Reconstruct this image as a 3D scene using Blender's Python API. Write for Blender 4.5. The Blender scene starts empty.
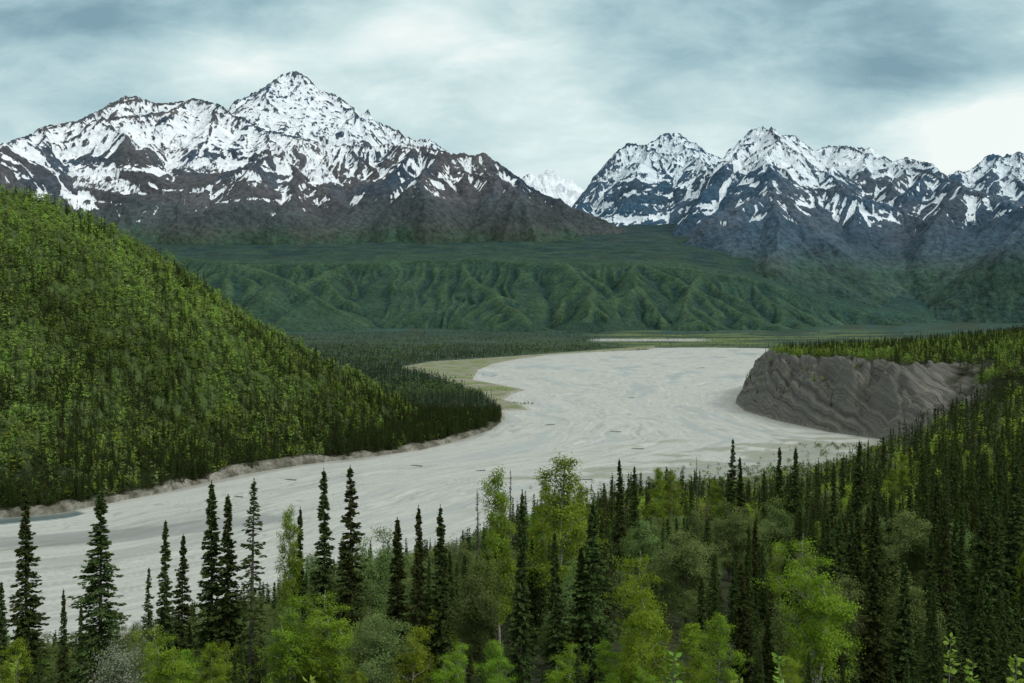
import bpy, math, random, time
import numpy as np
T0 = time.time()
random.seed(7)
F = 1000.0; U0 = 512.0; V0 = 324.0; HC = 120.0     # lens in pixels, horizon line, eye height over the river
C = bpy.context.scene.collection
R = math.radians
f32 = np.float32

# ------------------------------------------------------------------ noise
_rs = np.random.RandomState(11)
_perm = _rs.permutation(4096).astype(np.int64)
_ga = _rs.rand(4096) * 2 * np.pi
_gx = np.cos(_ga).astype(f32); _gy = np.sin(_ga).astype(f32)
def perlin(x, y, seed=0):
    x = np.asarray(x, f32); y = np.asarray(y, f32)
    xi = np.floor(x).astype(np.int64); yi = np.floor(y).astype(np.int64)
    xf = (x - xi).astype(f32); yf = (y - yi).astype(f32)
    u = xf * xf * xf * (xf * (xf * 6 - 15) + 10); v = yf * yf * yf * (yf * (yf * 6 - 15) + 10)
    def g(ix, iy, fx, fy):
        h = _perm[(_perm[(ix + seed * 57) & 4095] + iy) & 4095]
        return _gx[h] * fx + _gy[h] * fy
    a = g(xi, yi, xf, yf); b = g(xi + 1, yi, xf - 1, yf)
    c = g(xi, yi + 1, xf, yf - 1); d = g(xi + 1, yi + 1, xf - 1, yf - 1)
    return ((a + (b - a) * u) * (1 - v) + (c + (d - c) * u) * v) * 1.5
def fbm(x, y, o=4, seed=0, gain=.5):
    s = 0; a = 1.0; t = 0
    for k in range(o):
        s = s + a * perlin(x, y, seed + k * 3); t += a; a *= gain; x = x * 2.03 + 7.1; y = y * 2.03 - 3.7
    return s / t
def ridged(x, y, o=4, seed=0):
    s = 0; a = 1.0; t = 0
    for k in range(o):
        s = s + a * (1 - np.abs(perlin(x, y, seed + k * 3)) * 2); t += a; a *= .5; x = x * 2.1 + 5; y = y * 2.1 + 9
    return s / t
def sstep(a, b, x):
    t = np.clip((x - a) / (b - a), 0, 1); return t * t * (3 - 2 * t)
def lerp(a, b, t): return a + (b - a) * t
def smin(a, b, k):
    h = np.clip(.5 + .5 * (b - a) / k, 0, 1); return b + (a - b) * h - k * h * (1 - h)

# ------------------------------------------------------------------ mapping from view angles to places
def gp(u, v, z=0.0):                  # where the sight line (u,v) meets height z
    d = (HC - z) * F / (v - V0); return ((u - U0) / F * d, d)
def wp(u, v, d): return ((u - U0) / F * d, d, HC - (v - V0) / F * d)

def seg_dist(X, Y, pts, closed=True):
    best = np.full(X.shape, 1e12, f32); n = len(pts)
    for i in range(n if closed else n - 1):
        ax, ay = pts[i]; bx, by = pts[(i + 1) % n]
        dx, dy = bx - ax, by - ay; L = dx * dx + dy * dy + 1e-9
        t = np.clip(((X - ax) * dx + (Y - ay) * dy) / L, 0, 1)
        best = np.minimum(best, (X - ax - t * dx) ** 2 + (Y - ay - t * dy) ** 2)
    return np.sqrt(best)
def inside(X, Y, pts):
    r = np.zeros(X.shape, bool); n = len(pts)
    for i in range(n):
        ax, ay = pts[i]; bx, by = pts[(i + 1) % n]
        if ay == by: continue
        c = ((ay > Y) != (by > Y)) & (X < (bx - ax) * (Y - ay) / (by - ay) + ax)
        r ^= c
    return r

FARBANK = [(-500,556),(-150,531),(0,518),(60,513),(100,505),(165,492),(240,475),(300,465),(360,458),(420,450),(460,440),(490,430),(506,419),
           (504,411),(529,410),(520,404),(504,400),(512,394),(525,390),(500,385),(472,380),(478,370),(492,364),(519,359),(550,355),(597,352),
           (648,350),(655,348),(700,347.5)]
REST = [(770,348.5),(775,350),(768,360),(755,378),(740,396),(736,403),(745,411),(775,420),(830,432),(880,439),(905,446),
        (885,449),(862,455),(842,465),(780,471),(725,480),(650,489),(600,502),(560,521),(470,560),(380,590),(300,610),(150,640),(0,660),(-200,690),(-500,740)]
RIVER = [gp(*p) for p in FARBANK + REST]
BAR = [gp(u, v) for u, v in [(396,368),(430,362),(492,358),(560,353),(600,350),(655,346),(655,349),(597,353),(550,357),(519,361),(500,366),(480,374),(500,382),(535,388),(518,396),(535,402),(545,411),(500,412),(480,396),(440,380)]]

# the near slope, the flats and the bluff: depth profiles for directions u
DD = [-80,0,10,30,60,82,130,200,300,400,600,750,900,1000,1040,1080,1200,1500,1750,2000,2500]
COL = {
 -300:[124,118,113.5,104,95,87,68,40,12,3,2,2,2,2,2,2,2,2,2,2,2],
 120: [124,118,113.5,104,95,88,72,44,14,3,2,2,2,2,2,2,2,2,2,2,2],
 300: [124,118,113.5,104,95,88,78,58,28,6,2,2,2,2,2,2,2,2,2,2,2],
 500: [124,118,113.5,104,95,88,82,70,50,28,4,2,2,2,2,2,2,2,2,2,2],
 650: [124,118,113.5,104,95,88,83,74,58,41,9,2,1.5,2,2,2,2,2,2,2,2],
 715: [124,118,113.5,104,95,88,83,75,60,43,12,2.2,1.5,2,2,2,2,2,2,2,2],
 728: [124,118,113.5,104,95,88,83,75,60,43,12,2.2,2,30,50,76,76,77,60,6,2],
 800: [124,118,113.5,104,95,88,83,75,61,46,16,4,2,26,48,74,75,78,60,10,2],
 850: [124,118,113.5,104,95,88,83,75,62,48,26,10,4,18,46,76,80,82,60,15,2],
 900: [124,118,113.5,104,95,88,83,75,63,52,36,28,24,22,46,76,82,86,70,25,2],
 950: [124,118,113.5,104,95,88,82,74,64,58,50,48,44,40,54,76,84,92,80,35,2],
 985: [124,118,113.5,104,95,88,82,75,67,63,59,62,62,60,66,78,88,97,85,45,2],
 1024:[124,118,113.5,104,95,88,82,76,70,66,66,70,76,80,84,88,98,103,90,55,2],
 1300:[124,118,114,106,98,92,90,90,92,95,105,115,125,130,132,135,140,140,120,80,30]}
def upland(X, Y):
    u = U0 + X / np.maximum(Y + 25, 12) * F
    ks = sorted(COL); out = np.zeros(X.shape, f32)
    prof = [np.interp(Y, DD, COL[k]) for k in ks]
    u = np.clip(np.where(Y > 40, U0 + X / np.maximum(Y, 1) * F, u), ks[0], ks[-1])
    for i in range(len(ks) - 1):
        m = (u >= ks[i]) & (u <= ks[i + 1]); t = (u - ks[i]) / (ks[i + 1] - ks[i])
        out = np.where(m, lerp(prof[i], prof[i + 1], t), out)
    return out
HILLR = [wp(-500,120,830), wp(-250,128,880), wp(-80,163,930), wp(0,193,960), wp(60,209,990), wp(120,238,1010), wp(180,275,1040), wp(250,322,1075), wp(300,352,1100), wp(345,374,1120), wp(390,398,1140)]
def hill_h(X, Y):
    H = np.full(X.shape, -50.0, f32)
    w = fbm(X / 90, Y / 90, 3, 5) * 28
    for i in range(len(HILLR) - 1):
        ax, ay, az = HILLR[i]; bx, by, bz = HILLR[i + 1]
        dx, dy = bx - ax, by - ay; L = dx * dx + dy * dy
        t = np.clip(((X - ax) * dx + (Y - ay) * dy) / L, 0, 1)
        d = np.sqrt((X - ax - t * dx) ** 2 + (Y - ay - t * dy) ** 2)
        d2 = np.maximum(0, d + w * sstep(10, 90, d))
        z = az + (bz - az) * t - .76 * d2 + 4 * np.exp(-(d2 / 8) ** 2)
        H = np.maximum(H, z)
    return H
def terrain(X, Y):
    X = np.asarray(X, f32); Y = np.asarray(Y, f32)
    dr = seg_dist(X, Y, RIVER); ins = inside(X, Y, RIVER); sd = np.where(ins, -dr, dr)
    u = U0 + X / np.maximum(Y, 1) * F
    U = upland(X, Y)
    bl = sstep(722, 735, u) * sstep(960, 1010, Y) * (1 - sstep(1900, 2100, Y))
    wig = fbm(X / 45, Y / 45, 4, 21) * 24 + ridged(X / 30, Y / 70, 3, 31) * 13
    k = lerp(.42, 1.35, bl)
    lim = 1.2 + k * np.maximum(sd + bl * wig * sstep(0, 25, sd), 0)
    low = smin(U + fbm(X / 60, Y / 60, 4, 3) * np.clip(U / 14, .4, 3.2), lim, 5 + 2 * bl)
    hh = hill_h(X, Y) + fbm(X / 35, Y / 35, 4, 9) * 7
    hb = 1.0 + np.minimum(np.maximum(sd, 0) * .9, 6.0) + 0.55 * np.maximum(sd - 25, 0)   # cut bank then the slope
    hill = np.minimum(hh, hb + 200 * sstep(60, 260, sd))
    z = np.maximum(low, hill)
    lf = sstep(460, 200, u) * sstep(500, 560, Y) * (1 - sstep(1300, 1500, Y))
    bank = lerp(0, 1, sstep(505, 490, u) * sstep(560, 600, Y) * (1 - sstep(1180, 1260, Y)))
    z = np.maximum(z, bank * np.minimum(1 + sd * .9, 3.6 + fbm(X / 22, Y / 22, 4, 44) * 5) * (sd > 0))
    z = z + np.maximum(Y - 5500, 0) * .042 * (1 - sstep(6500, 30000, Y) * .5)
    z = np.where(sd < 0, np.minimum(-.2 + sd * .1, 0) - .6, z)
    return np.maximum(z, -4), sd

# ------------------------------------------------------------------ object helpers
def mesh_obj(name, co, faces_idx, nper, mat, attrs=None, smooth=False, parent=None, link=True):
    me = bpy.data.meshes.new(name)
    co = np.asarray(co, f32); fi = np.asarray(faces_idx, np.int32).ravel()
    nf = len(fi) // nper
    me.vertices.add(len(co)); me.vertices.foreach_set('co', co.ravel())
    me.loops.add(len(fi)); me.loops.foreach_set('vertex_index', fi)
    me.polygons.add(nf); me.polygons.foreach_set('loop_start', np.arange(nf, dtype=np.int32) * nper)
    try: me.polygons.foreach_set('loop_total', np.full(nf, nper, np.int32))
    except Exception: pass
    if smooth: me.polygons.foreach_set('use_smooth', np.ones(nf, bool))
    me.update(calc_edges=True)
    for k, v in (attrs or {}).items():
        v = np.asarray(v, f32)
        if v.ndim == 1:
            a = me.attributes.new(k, 'FLOAT', 'POINT'); a.data.foreach_set('value', v)
        elif v.shape[1] == 3:
            a = me.attributes.new(k, 'FLOAT_COLOR', 'POINT')
            a.data.foreach_set('color', np.concatenate([v, np.ones((len(v), 1), f32)], 1).ravel())
        else:
            a = me.attributes.new(k, 'FLOAT2', 'POINT'); a.data.foreach_set('vector', v.ravel())
    if mat: me.materials.append(mat)
    o = bpy.data.objects.new(name, me)
    if link: C.objects.link(o)
    if parent: o.parent = parent
    return o
def grid_faces(nr, nc):
    i = np.arange((nr - 1) * (nc - 1)); r = i // (nc - 1); c = i % (nc - 1); a = r * nc + c
    return np.stack([a, a + 1, a + nc + 1, a + nc], 1)
def grid_obj(name, X, Y, Z, mat, attrs=None, drop=None):
    nr, nc = X.shape
    co = np.stack([X, Y, Z], 2).reshape(-1, 3); fc = grid_faces(nr, nc)
    if drop is not None:
        d = drop.ravel(); fc = fc[~(d[fc].all(1))]
    at = {k: (v.reshape(-1, v.shape[-1]) if v.ndim == 3 else v.ravel()) for k, v in (attrs or {}).items()}
    o = mesh_obj(name, co, fc, 4, mat, at, smooth=True); o['kind'] = 'structure'
    return o

# ------------------------------------------------------------------ material helpers
class NT:
    def __init__(s, nt): s.nt = nt; s.n = nt.nodes; s.l = nt.links
    def node(s, t, **kw):
        n = s.n.new(t)
        for k, v in kw.items():
            if hasattr(n, k) and not k.startswith('i_'): setattr(n, k, v)
        return n
    def set(s, sock, v):
        if isinstance(v, bpy.types.NodeSocket): s.l.new(v, sock)
        else: sock.default_value = v
    def math(s, op, a, b=None, c=None, clamp=False):
        n = s.node('ShaderNodeMath', operation=op); n.use_clamp = clamp; s.set(n.inputs[0], a)
        if b is not None: s.set(n.inputs[1], b)
        if c is not None: s.set(n.inputs[2], c)
        return n.outputs[0]
    def vmath(s, op, a, b=None):
        n = s.node('ShaderNodeVectorMath', operation=op); s.set(n.inputs[0], a)
        if b is not None: s.set(n.inputs[1], b)
        return n.outputs[0]
    def noise(s, vec, scale, detail=4, rough=.55, dist=0):
        n = s.node('ShaderNodeTexNoise'); s.set(n.inputs['Vector'], vec)
        n.inputs['Scale'].default_value = scale; n.inputs['Detail'].default_value = detail
        n.inputs['Roughness'].default_value = rough; n.inputs['Distortion'].default_value = dist
        return n.outputs['Fac']
    def mix(s, fac, a, b, blend='MIX'):
        n = s.node('ShaderNodeMix', data_type='RGBA', blend_type=blend)
        s.set(n.inputs[0], fac); s.set(n.inputs[6], a); s.set(n.inputs[7], b); return n.outputs[2]
    def ramp(s, fac, a, b, lo=0.0, hi=1.0):
        n = s.node('ShaderNodeMapRange'); n.interpolation_type = 'SMOOTHSTEP'; s.set(n.inputs[0], fac)
        n.inputs[1].default_value = a; n.inputs[2].default_value = b; n.inputs[3].default_value = lo; n.inputs[4].default_value = hi
        return n.outputs[0]
    def attr(s, name): return s.node('ShaderNodeAttribute', attribute_name=name)
def new_mat(name):
    m = bpy.data.materials.new(name); m.use_nodes = True; m.node_tree.nodes.clear(); t = NT(m.node_tree)
    out = t.node('ShaderNodeOutputMaterial'); return m, t, out
def rgb(c): return (c[0], c[1], c[2], 1)
def scalevec(t, v, s):
    return t.vmath('MULTIPLY', v, s)
def pos(t): return t.node('ShaderNodeNewGeometry').outputs['Position']
def bsdf(t, out, col, rough=.9, spec=.2, normal=None):
    b = t.node('ShaderNodeBsdfPrincipled'); t.set(b.inputs['Base Color'], col); t.set(b.inputs['Roughness'], rough)
    b.inputs['Specular IOR Level'].default_value = spec
    if normal is not None: t.l.new(normal, b.inputs['Normal'])
    t.l.new(b.outputs[0], out.inputs[0]); return b
def bump(t, h, strength, dist):
    b = t.node('ShaderNodeBump'); b.inputs['Strength'].default_value = strength; b.inputs['Distance'].default_value = dist
    t.l.new(h, b.inputs['Height']); return b.outputs[0]

def ground_mat():
    m, t, out = new_mat('ground'); p = pos(t); c = t.attr('Col').outputs['Color']
    n1 = t.noise(p, .35, 5, .6); n2 = t.noise(p, .04, 4)
    k = t.math('MULTIPLY', t.ramp(n1, .25, .75, .6, 1.4), t.ramp(n2, .3, .7, .85, 1.15))
    kv = t.node('ShaderNodeCombineColor')
    for i in range(3): t.l.new(k, kv.inputs[i])
    col = t.mix(1.0, c, kv.outputs[0], 'MULTIPLY')
    bsdf(t, out, col, .95, .1, bump(t, n1, .8, 1.2)); return m
def bluff_mat():
    m, t, out = new_mat('bluff'); p = pos(t); c = t.attr('Col').outputs['Color']; rock = t.attr('rock').outputs['Fac']
    warp = t.noise(p, .012, 3, .5)
    sep = t.node('ShaderNodeSeparateXYZ'); t.l.new(p, sep.inputs[0])
    # dipping beds
    q = t.math('ADD', t.math('MULTIPLY', sep.outputs[0], 1.7), t.math('MULTIPLY', sep.outputs[2], 1.0))
    q = t.math('ADD', q, t.math('MULTIPLY', warp, 70.0))
    q = t.math('ADD', q, t.math('MULTIPLY', t.noise(p, .05, 3, .5), 5.0))
    cv = t.node('ShaderNodeCombineXYZ'); t.l.new(t.math('MULTIPLY', q, .085), cv.inputs[0])
    band = t.noise(cv.outputs[0], 1.0, 5, .7)
    fine = t.noise(p, .5, 5, .65)
    streak = t.noise(scalevec(t, p, (.12, .12, .02)), 1.0, 4, .6)
    b1 = t.mix(t.ramp(band, .36, .66), rgb((.054, .057, .054)), rgb((.265, .255, .215)))
    b2 = t.mix(t.ramp(band, .60, .66, 0, .75), b1, rgb((.32, .29, .20)))
    big_ = t.noise(p, .018, 3, .5); b2 = t.mix(t.ramp(big_, .4, .65, 0, .55), b2, rgb((.13, .135, .125)))
    b3 = t.mix(t.ramp(fine, .35, .7, 0, .5), b2, rgb((.10, .098, .09)))
    b3 = t.mix(t.ramp(streak, .52, .75, 0, .4), b3, rgb((.10, .10, .105)))
    col = t.mix(rock, c, b3)
    hgt = t.math('ADD', t.math('MULTIPLY', band, 2.0), fine)
    bsdf(t, out, col, .92, .15, bump(t, hgt, 1.0, 4.0)); return m
def mount_mat():
    m, t, out = new_mat('mountain'); p = pos(t); c = t.attr('Col').outputs['Color']; s = t.attr('snow').outputs['Fac']
    n1 = t.noise(p, .006, 6, .62); n2 = t.noise(p, .02, 4, .6); n3 = t.noise(p, .0014, 4)
    n4 = t.noise(scalevec(t, p, (.014, .005, .0028)), 1.0, 5, .6, .6); n5 = t.noise(scalevec(t, p, (.045, .014, .010)), 1.0, 3, .6, .4)
    sv = t.math('ADD', s, t.math('MULTIPLY', t.math('SUBTRACT', n1, .5), .18))
    sv = t.math('ADD', sv, t.math('MULTIPLY', t.math('SUBTRACT', n2, .5), .25))
    sv = t.math('ADD', sv, t.math('MULTIPLY', t.math('SUBTRACT', n4, .5), .65))
    sv = t.math('ADD', sv, t.math('MULTIPLY', t.math('SUBTRACT', n5, .5), .7))
    sm = t.ramp(sv, .43, .57)
    k = t.math('MULTIPLY', t.ramp(n2, .25, .75, .62, 1.4), t.ramp(n3, .3, .7, .8, 1.2))
    kv = t.node('ShaderNodeCombineColor')
    for i in range(3): t.l.new(k, kv.inputs[i])
    rc = t.mix(1.0, c, kv.outputs[0], 'MULTIPLY')
    sc = t.mix(t.ramp(n1, .3, .7), rgb((.54, .58, .62)), rgb((.76, .78, .80)))
    sc = t.mix(t.math('MULTIPLY', t.attr('haze').outputs['Fac'], .6), sc, rgb((.36, .52, .62)))  # distance haze painted into the snow as a blue tint
    col = t.mix(sm, rc, sc)
    h = t.math('ADD', t.math('MULTIPLY', n1, 2.0), n2)
    bsdf(t, out, col, .85, .1, bump(t, h, .9, 28.0)); return m
def foothill_mat():
    m, t, out = new_mat('foothill_forest'); p = pos(t); c = t.attr('Col').outputs['Color']
    v = t.node('ShaderNodeTexVoronoi'); t.l.new(scalevec(t, p, (1, 1, .6)), v.inputs['Vector']); v.inputs['Scale'].default_value = .055
    n1 = t.noise(p, .03, 4, .7); n2 = t.noise(p, .006, 4, .6)
    k = t.math('MULTIPLY', t.ramp(n1, .3, .7, .74, 1.26), t.ramp(n2, .3, .7, .84, 1.16))
    k = t.math('MULTIPLY', k, t.ramp(v.outputs['Distance'], 0, .8, 1.15, .78))
    kv = t.node('ShaderNodeCombineColor')
    for i in range(3): t.l.new(k, kv.inputs[i])
    col = t.mix(1.0, c, kv.outputs[0], 'MULTIPLY')
    h = t.math('SUBTRACT', n1, v.outputs['Distance'])
    bsdf(t, out, col, .95, .05, bump(t, h, .5, 5.0)); return m
def river_mat():
    m, t, out = new_mat('river'); p = pos(t); c = t.attr('Col').outputs['Color']; wet = t.attr('wet').outputs['Fac']
    fl = t.attr('flow').outputs['Vector']
    n1 = t.noise(scalevec(t, fl, (.12, .02, 1)), 1.0, 5, .65, .4)
    n2 = t.noise(scalevec(t, fl, (.8, .11, 1)), 1.0, 5, .65, .3)
    n3 = t.noise(p, .8, 3, .6)
    k = t.math('MULTIPLY', t.ramp(n1, .3, .7, .90, 1.09), t.ramp(n2, .28, .72, .87, 1.10))
    kv = t.node('ShaderNodeCombineColor')
    for i in range(3): t.l.new(k, kv.inputs[i])
    col = t.mix(1.0, c, kv.outputs[0], 'MULTIPLY')
    rough = t.math('SUBTRACT', .85, t.math('MULTIPLY', wet, .5))
    h = t.math('ADD', n2, t.math('MULTIPLY', n3, .4))
    bsdf(t, out, col, rough, .35, bump(t, h, .35, .5)); return m
def leaf_mat(name, base, tip, transl=.35, var=.25, attr=True):
    m, t, out = new_mat(name)
    rnd = t.node('ShaderNodeObjectInfo').outputs['Random']
    a = t.attr('tint')
    col = t.mix(a.outputs['Fac'], rgb(base), rgb(tip))
    hs = t.node('ShaderNodeHueSaturation'); t.l.new(col, hs.inputs['Color'])
    t.l.new(t.ramp(rnd, 0, 1, .5 - .022, .5 + .02), hs.inputs['Hue']); t.l.new(t.ramp(rnd, 0, 1, 1 - var, 1 + var), hs.inputs['Value'])
    col = hs.outputs[0]
    d = t.node('ShaderNodeBsdfDiffuse'); t.l.new(col, d.inputs[0])
    tr = t.node('ShaderNodeBsdfTranslucent'); t.l.new(t.mix(.5, col, t.mix(1, col, rgb((1.3, 1.25, .5)), 'MULTIPLY')), tr.inputs[0])
    mx = t.node('ShaderNodeMixShader'); mx.inputs[0].default_value = transl
    t.l.new(d.outputs[0], mx.inputs[1]); t.l.new(tr.outputs[0], mx.inputs[2]); t.l.new(mx.outputs[0], out.inputs[0]); return m
def forest_mat():
    m, t, out = new_mat('forest_foliage'); col = t.attr('Col').outputs['Color']
    d = t.node('ShaderNodeBsdfDiffuse'); t.l.new(col, d.inputs[0])
    tr = t.node('ShaderNodeBsdfTranslucent'); t.l.new(col, tr.inputs[0])
    mx = t.node('ShaderNodeMixShader'); mx.inputs[0].default_value = .3
    t.l.new(d.outputs[0], mx.inputs[1]); t.l.new(tr.outputs[0], mx.inputs[2]); t.l.new(mx.outputs[0], out.inputs[0]); return m
def bark_mat(name, a, b, sc=6, band=False):
    m, t, out = new_mat(name); tc = t.node('ShaderNodeTexCoord').outputs['Object']
    n = t.noise(scalevec(t, tc, (1, 1, 3.0 if band else .4)), sc, 4, .6)
    bsdf(t, out, t.mix(t.ramp(n, .42, .62), rgb(a), rgb(b)), .9, .2, bump(t, n, .5, .03)); return m
M_ground = ground_mat(); M_bluff = bluff_mat(); M_mount = mount_mat(); M_foot = foothill_mat(); M_river = river_mat(); M_forest = forest_mat()
M_spruce = leaf_mat('spruce_needles', (.026, .042, .014), (.062, .088, .026), .15, .25)
M_deadsp = leaf_mat('sparse_spruce_needles', (.045, .05, .04), (.07, .075, .055), .1, .1)
M_birch = leaf_mat('birch_leaves', (.112, .187, .017), (.228, .328, .038), .42, .12)
M_aspen = leaf_mat('aspen_leaves', (.100, .168, .020), (.205, .300, .042), .42, .13)
M_willow = leaf_mat('willow_leaves', (.088, .136, .042), (.165, .222, .080), .38, .18)
M_pale = leaf_mat('pale_willow_leaves', (.13, .15, .10), (.24, .26, .19), .3, .12)
M_alder = leaf_mat('alder_leaves', (.10, .20, .02), (.24, .36, .07), .4, .1)
M_barkd = bark_mat('spruce_bark', (.05, .042, .035), (.09, .08, .07))
M_barkw = bark_mat('birch_bark', (.38, .38, .34), (.12, .11, .10), 5, True)
M_barkg = bark_mat('willow_bark', (.16, .15, .13), (.09, .085, .075))
M_dead = bark_mat('dead_wood', (.17, .165, .155), (.09, .085, .08))

# ------------------------------------------------------------------ the ground
GX0, GX1 = -300, 1330
us = np.linspace(GX0, GX1, 840)
ys = np.concatenate([np.linspace(-50, 20, 18)[:-1], 20 * (600 / 20) ** np.linspace(0, 1, 130)[:-1], np.linspace(600, 1400, 260)[:-1],
                     1400 * (7000 / 1400) ** np.linspace(0, 1, 130)[:-1], 7000 * (40000 / 7000) ** np.linspace(0, 1, 24)])
UU, YY = np.meshgrid(us, ys); XX = (UU - U0) / F * (YY + 60)
ZZ, SD = terrain(XX, YY)
def ground_colors(X, Y, Z, SD):
    u = U0 + X / np.maximum(Y, 1) * F
    n = fbm(X / 70, Y / 70, 4, 61); n2 = fbm(X / 400, Y / 260, 4, 62)
    floor = np.array([.030, .036, .018]); col = np.zeros(X.shape + (3,), f32) + floor
    def put(mask, c):
        nonlocal col
        col = col * (1 - mask[..., None]) + np.array(c, f32) * mask[..., None]
    put(sstep(1300, 2600, Y), (.032, .056, .032)); put(sstep(6200, 6800, Y), (.022, .052, .042))                          # valley floor woods
    put(sstep(1500, 3000, Y) * sstep(-.05, .15, n2), (.026, .042, .028))
    put(sstep(5000, 5400, Y) * sstep(7400, 6600, Y) * sstep(.12, -.1, fbm(X / 500, Y / 130, 3, 66)) * sstep(570, 640, u) * sstep(1000, 800, u) * .8, (.095, .13, .045))
    put(sstep(5000, 6500, Y) * sstep(.0, .2, fbm(X / 700, Y / 120, 3, 67)), (.020, .040, .028))
    bar = inside(X, Y, BAR); db = np.where(bar, seg_dist(X, Y, BAR), 0)
    put(sstep(0, 12, db), (.17, .17, .125)); put(sstep(4, 20, db) * sstep(-.15, .2, n), (.11, .14, .055))
    shore = sstep(14, 0, SD) * (Z < 7); put(shore * (1 - (u < 500)), (.22, .215, .185))
    bank = sstep(505, 480, u) * (Y > 540) * (Y < 1260) * sstep(13, 9, SD)
    put(bank * sstep(-.5, .3, n + .1), (.165, .162, .135))
    put(bank * sstep(.0, .2, fbm(X / 14, Y / 14, 3, 63)) * .8, (.06, .055, .04))
    hz = sstep(12, 40, Z) * (u < 460) * (Y > 500) * (Y < 1500)
    put(hz, (.048, .075, .024))
    uu_ = U0 + X / np.maximum(Y, 1) * F; vv_ = V0 + (HC - Z) / np.maximum(Y, 1) * F
    oc = sum(np.exp(-((uu_ - a) / c) ** 2 - ((vv_ - b) / d) ** 2) for a, b, c, d in ((60, 462, 60, 16), (205, 388, 22, 16), (20, 490, 50, 10), (300, 430, 16, 6)))
    out = hz * sstep(.35, .6, oc + .45 * fbm(X / 25, Y / 25, 4, 71)); put(out * .0, (.12, .12, .09))
    flat = (Z < 5) * (SD > 0) * (u > 600) * (Y < 1100) * (Y > 300); put(flat * sstep(60, 10, SD), (.20, .20, .165))
    ns = (SD > 0) * (u > 540) * (u < 905) * (Y < 1100) * (Y > 430) * sstep(40, 25, Z); put(ns * sstep(-.3, .1, n) * .85, (.062, .082, .034)); put(ns * sstep(18, 6, SD) * (Z < 9), (.20, .20, .165))
    return col
gc = ground_colors(XX, YY, ZZ, SD)
# pale far gravel strip on the floor of the valley
us_ = U0 + XX / np.maximum(YY, 1) * F
st = sstep(5850, 5950, YY) * (1 - sstep(6080, 6200, YY)) * sstep(585, 600, us_) * (1 - sstep(690, 720, us_)); gc = gc * (1 - st[..., None]) + np.array([.24, .26, .24]) * st[..., None]
bluffzone = (XX > 318) & (XX < 1180) & (YY > 930) & (YY < 1780)
inner = (XX > 328) & (XX < 1170) & (YY > 940) & (YY < 1770)
ZG = np.where(inner, np.minimum(ZZ, -3), ZZ)
grid_obj('ground', XX, YY, ZG, M_ground, {'Col': gc}, drop=(SD < -40))
xs = np.linspace(318, 1180, 420); yb = np.linspace(930, 1780, 400); BX, BY = np.meshgrid(xs, yb)
BZ, BSD = terrain(BX, BY)
rough = ridged(BX / 15, BY / 60, 4, 81) * 5.0 + fbm(BX / 6, BY / 6, 3, 84) * 1.6 + ridged((BX * 1.15 + BZ + fbm(BX / 80, BY / 80, 2, 82) * 25) / 18, BY / 300, 3, 83) * 2.0
gxx, gyy = np.gradient(BZ, yb[1] - yb[0], xs[1] - xs[0]); slope = np.sqrt(gxx ** 2 + gyy ** 2)
wz = sstep(870, 890, U0 + BX / BY * F) * sstep(990, 1005, BY) * sstep(1100, 1085, BY)
rk = sstep(lerp(.42, .18, wz), lerp(.68, .28, wz), slope) * sstep(2, 5, BZ + 2) * (BSD > 0)
uB = U0 + BX / BY * F
rk = rk * sstep(250, 140, BSD) * sstep(990, 935, uB + fbm(BX / 18, BY / 18, 3, 89) * 60)
gl = np.clip(1 - np.abs(fbm(BX / 24, BY / 160, 3, 87)) / .16, 0, 1)
BZ = BZ + rough * rk - gl * 6.5 * rk * sstep(4, 18, BZ)
bc = ground_colors(BX, BY, BZ, BSD)
grid_obj('bluff', BX, BY, BZ + .03, M_bluff, {'Col': bc, 'rock': rk}, drop=(BSD < -12))
def ground_z(x, y):
    z, sd = terrain(np.array([x]), np.array([y])); return float(z[0])
print('ground', time.time() - T0)

# ------------------------------------------------------------------ the river
ru = np.linspace(-320, 1000, 900); ry = 300 * (7200 / 300) ** np.linspace(0, 1, 620)
RU, RY = np.meshgrid(ru, ry); RX = (RU - U0) / F * (RY + 60)
fb = [gp(*p) for p in FARBANK]; rb = [gp(*p) for p in REST][::-1]
dl = seg_dist(RX, RY, fb, False); dr_ = seg_dist(RX, RY, rb, False)
tt = dl / (dl + dr_ + 1e-3)
cl = [gp(-400,620),(gp(0,585)),gp(200,545),gp(350,505),gp(500,465),gp(580,430),gp(620,400),gp(630,380),gp(650,365),gp(690,352)]
best = np.full(RX.shape, 1e12); ss = np.zeros(RX.shape); acc = 0
for i in range(len(cl) - 1):
    ax, ay = cl[i]; bx, by = cl[i + 1]; dx, dy = bx - ax, by - ay; L = math.hypot(dx, dy)
    t_ = ((RX - ax) * dx + (RY - ay) * dy) / L / L
    tc_ = np.clip(t_, -.0 if i else -9, 1 if i < len(cl) - 2 else 9); d = (RX - ax - tc_ * dx) ** 2 + (RY - ay - tc_ * dy) ** 2
    m = d < best; best = np.where(m, d, best); ss = np.where(m, acc + tc_ * L, ss); acc += L
width = np.clip(dl + dr_, 60, 900)
fx = (tt - .5) * 480 + fbm(RX / 260, RY / 260, 3, 91) * 34; fy = ss
w1 = fbm(fx / 44, fy / 460, 5, 92); w2 = fbm(fx / 16, fy / 170, 4, 94); w3 = ridged(fx / 45, fy / 500, 4, 97)
base = np.array([.292, .312, .290]); rc = np.zeros(RX.shape + (3,), f32) + base
def rput(mask, c):
    global rc
    rc = rc * (1 - mask[..., None]) + np.array(c, f32) * mask[..., None]
chan = sstep(.05, .28, w1); rput(chan * .7, (.262, .280, .262))
rput(sstep(.74, .88, w3) * .45, (.235, .255, .24))
rput(sstep(.22, .42, w2) * (1 - chan) * .5, (.40, .41, .375))
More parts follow.
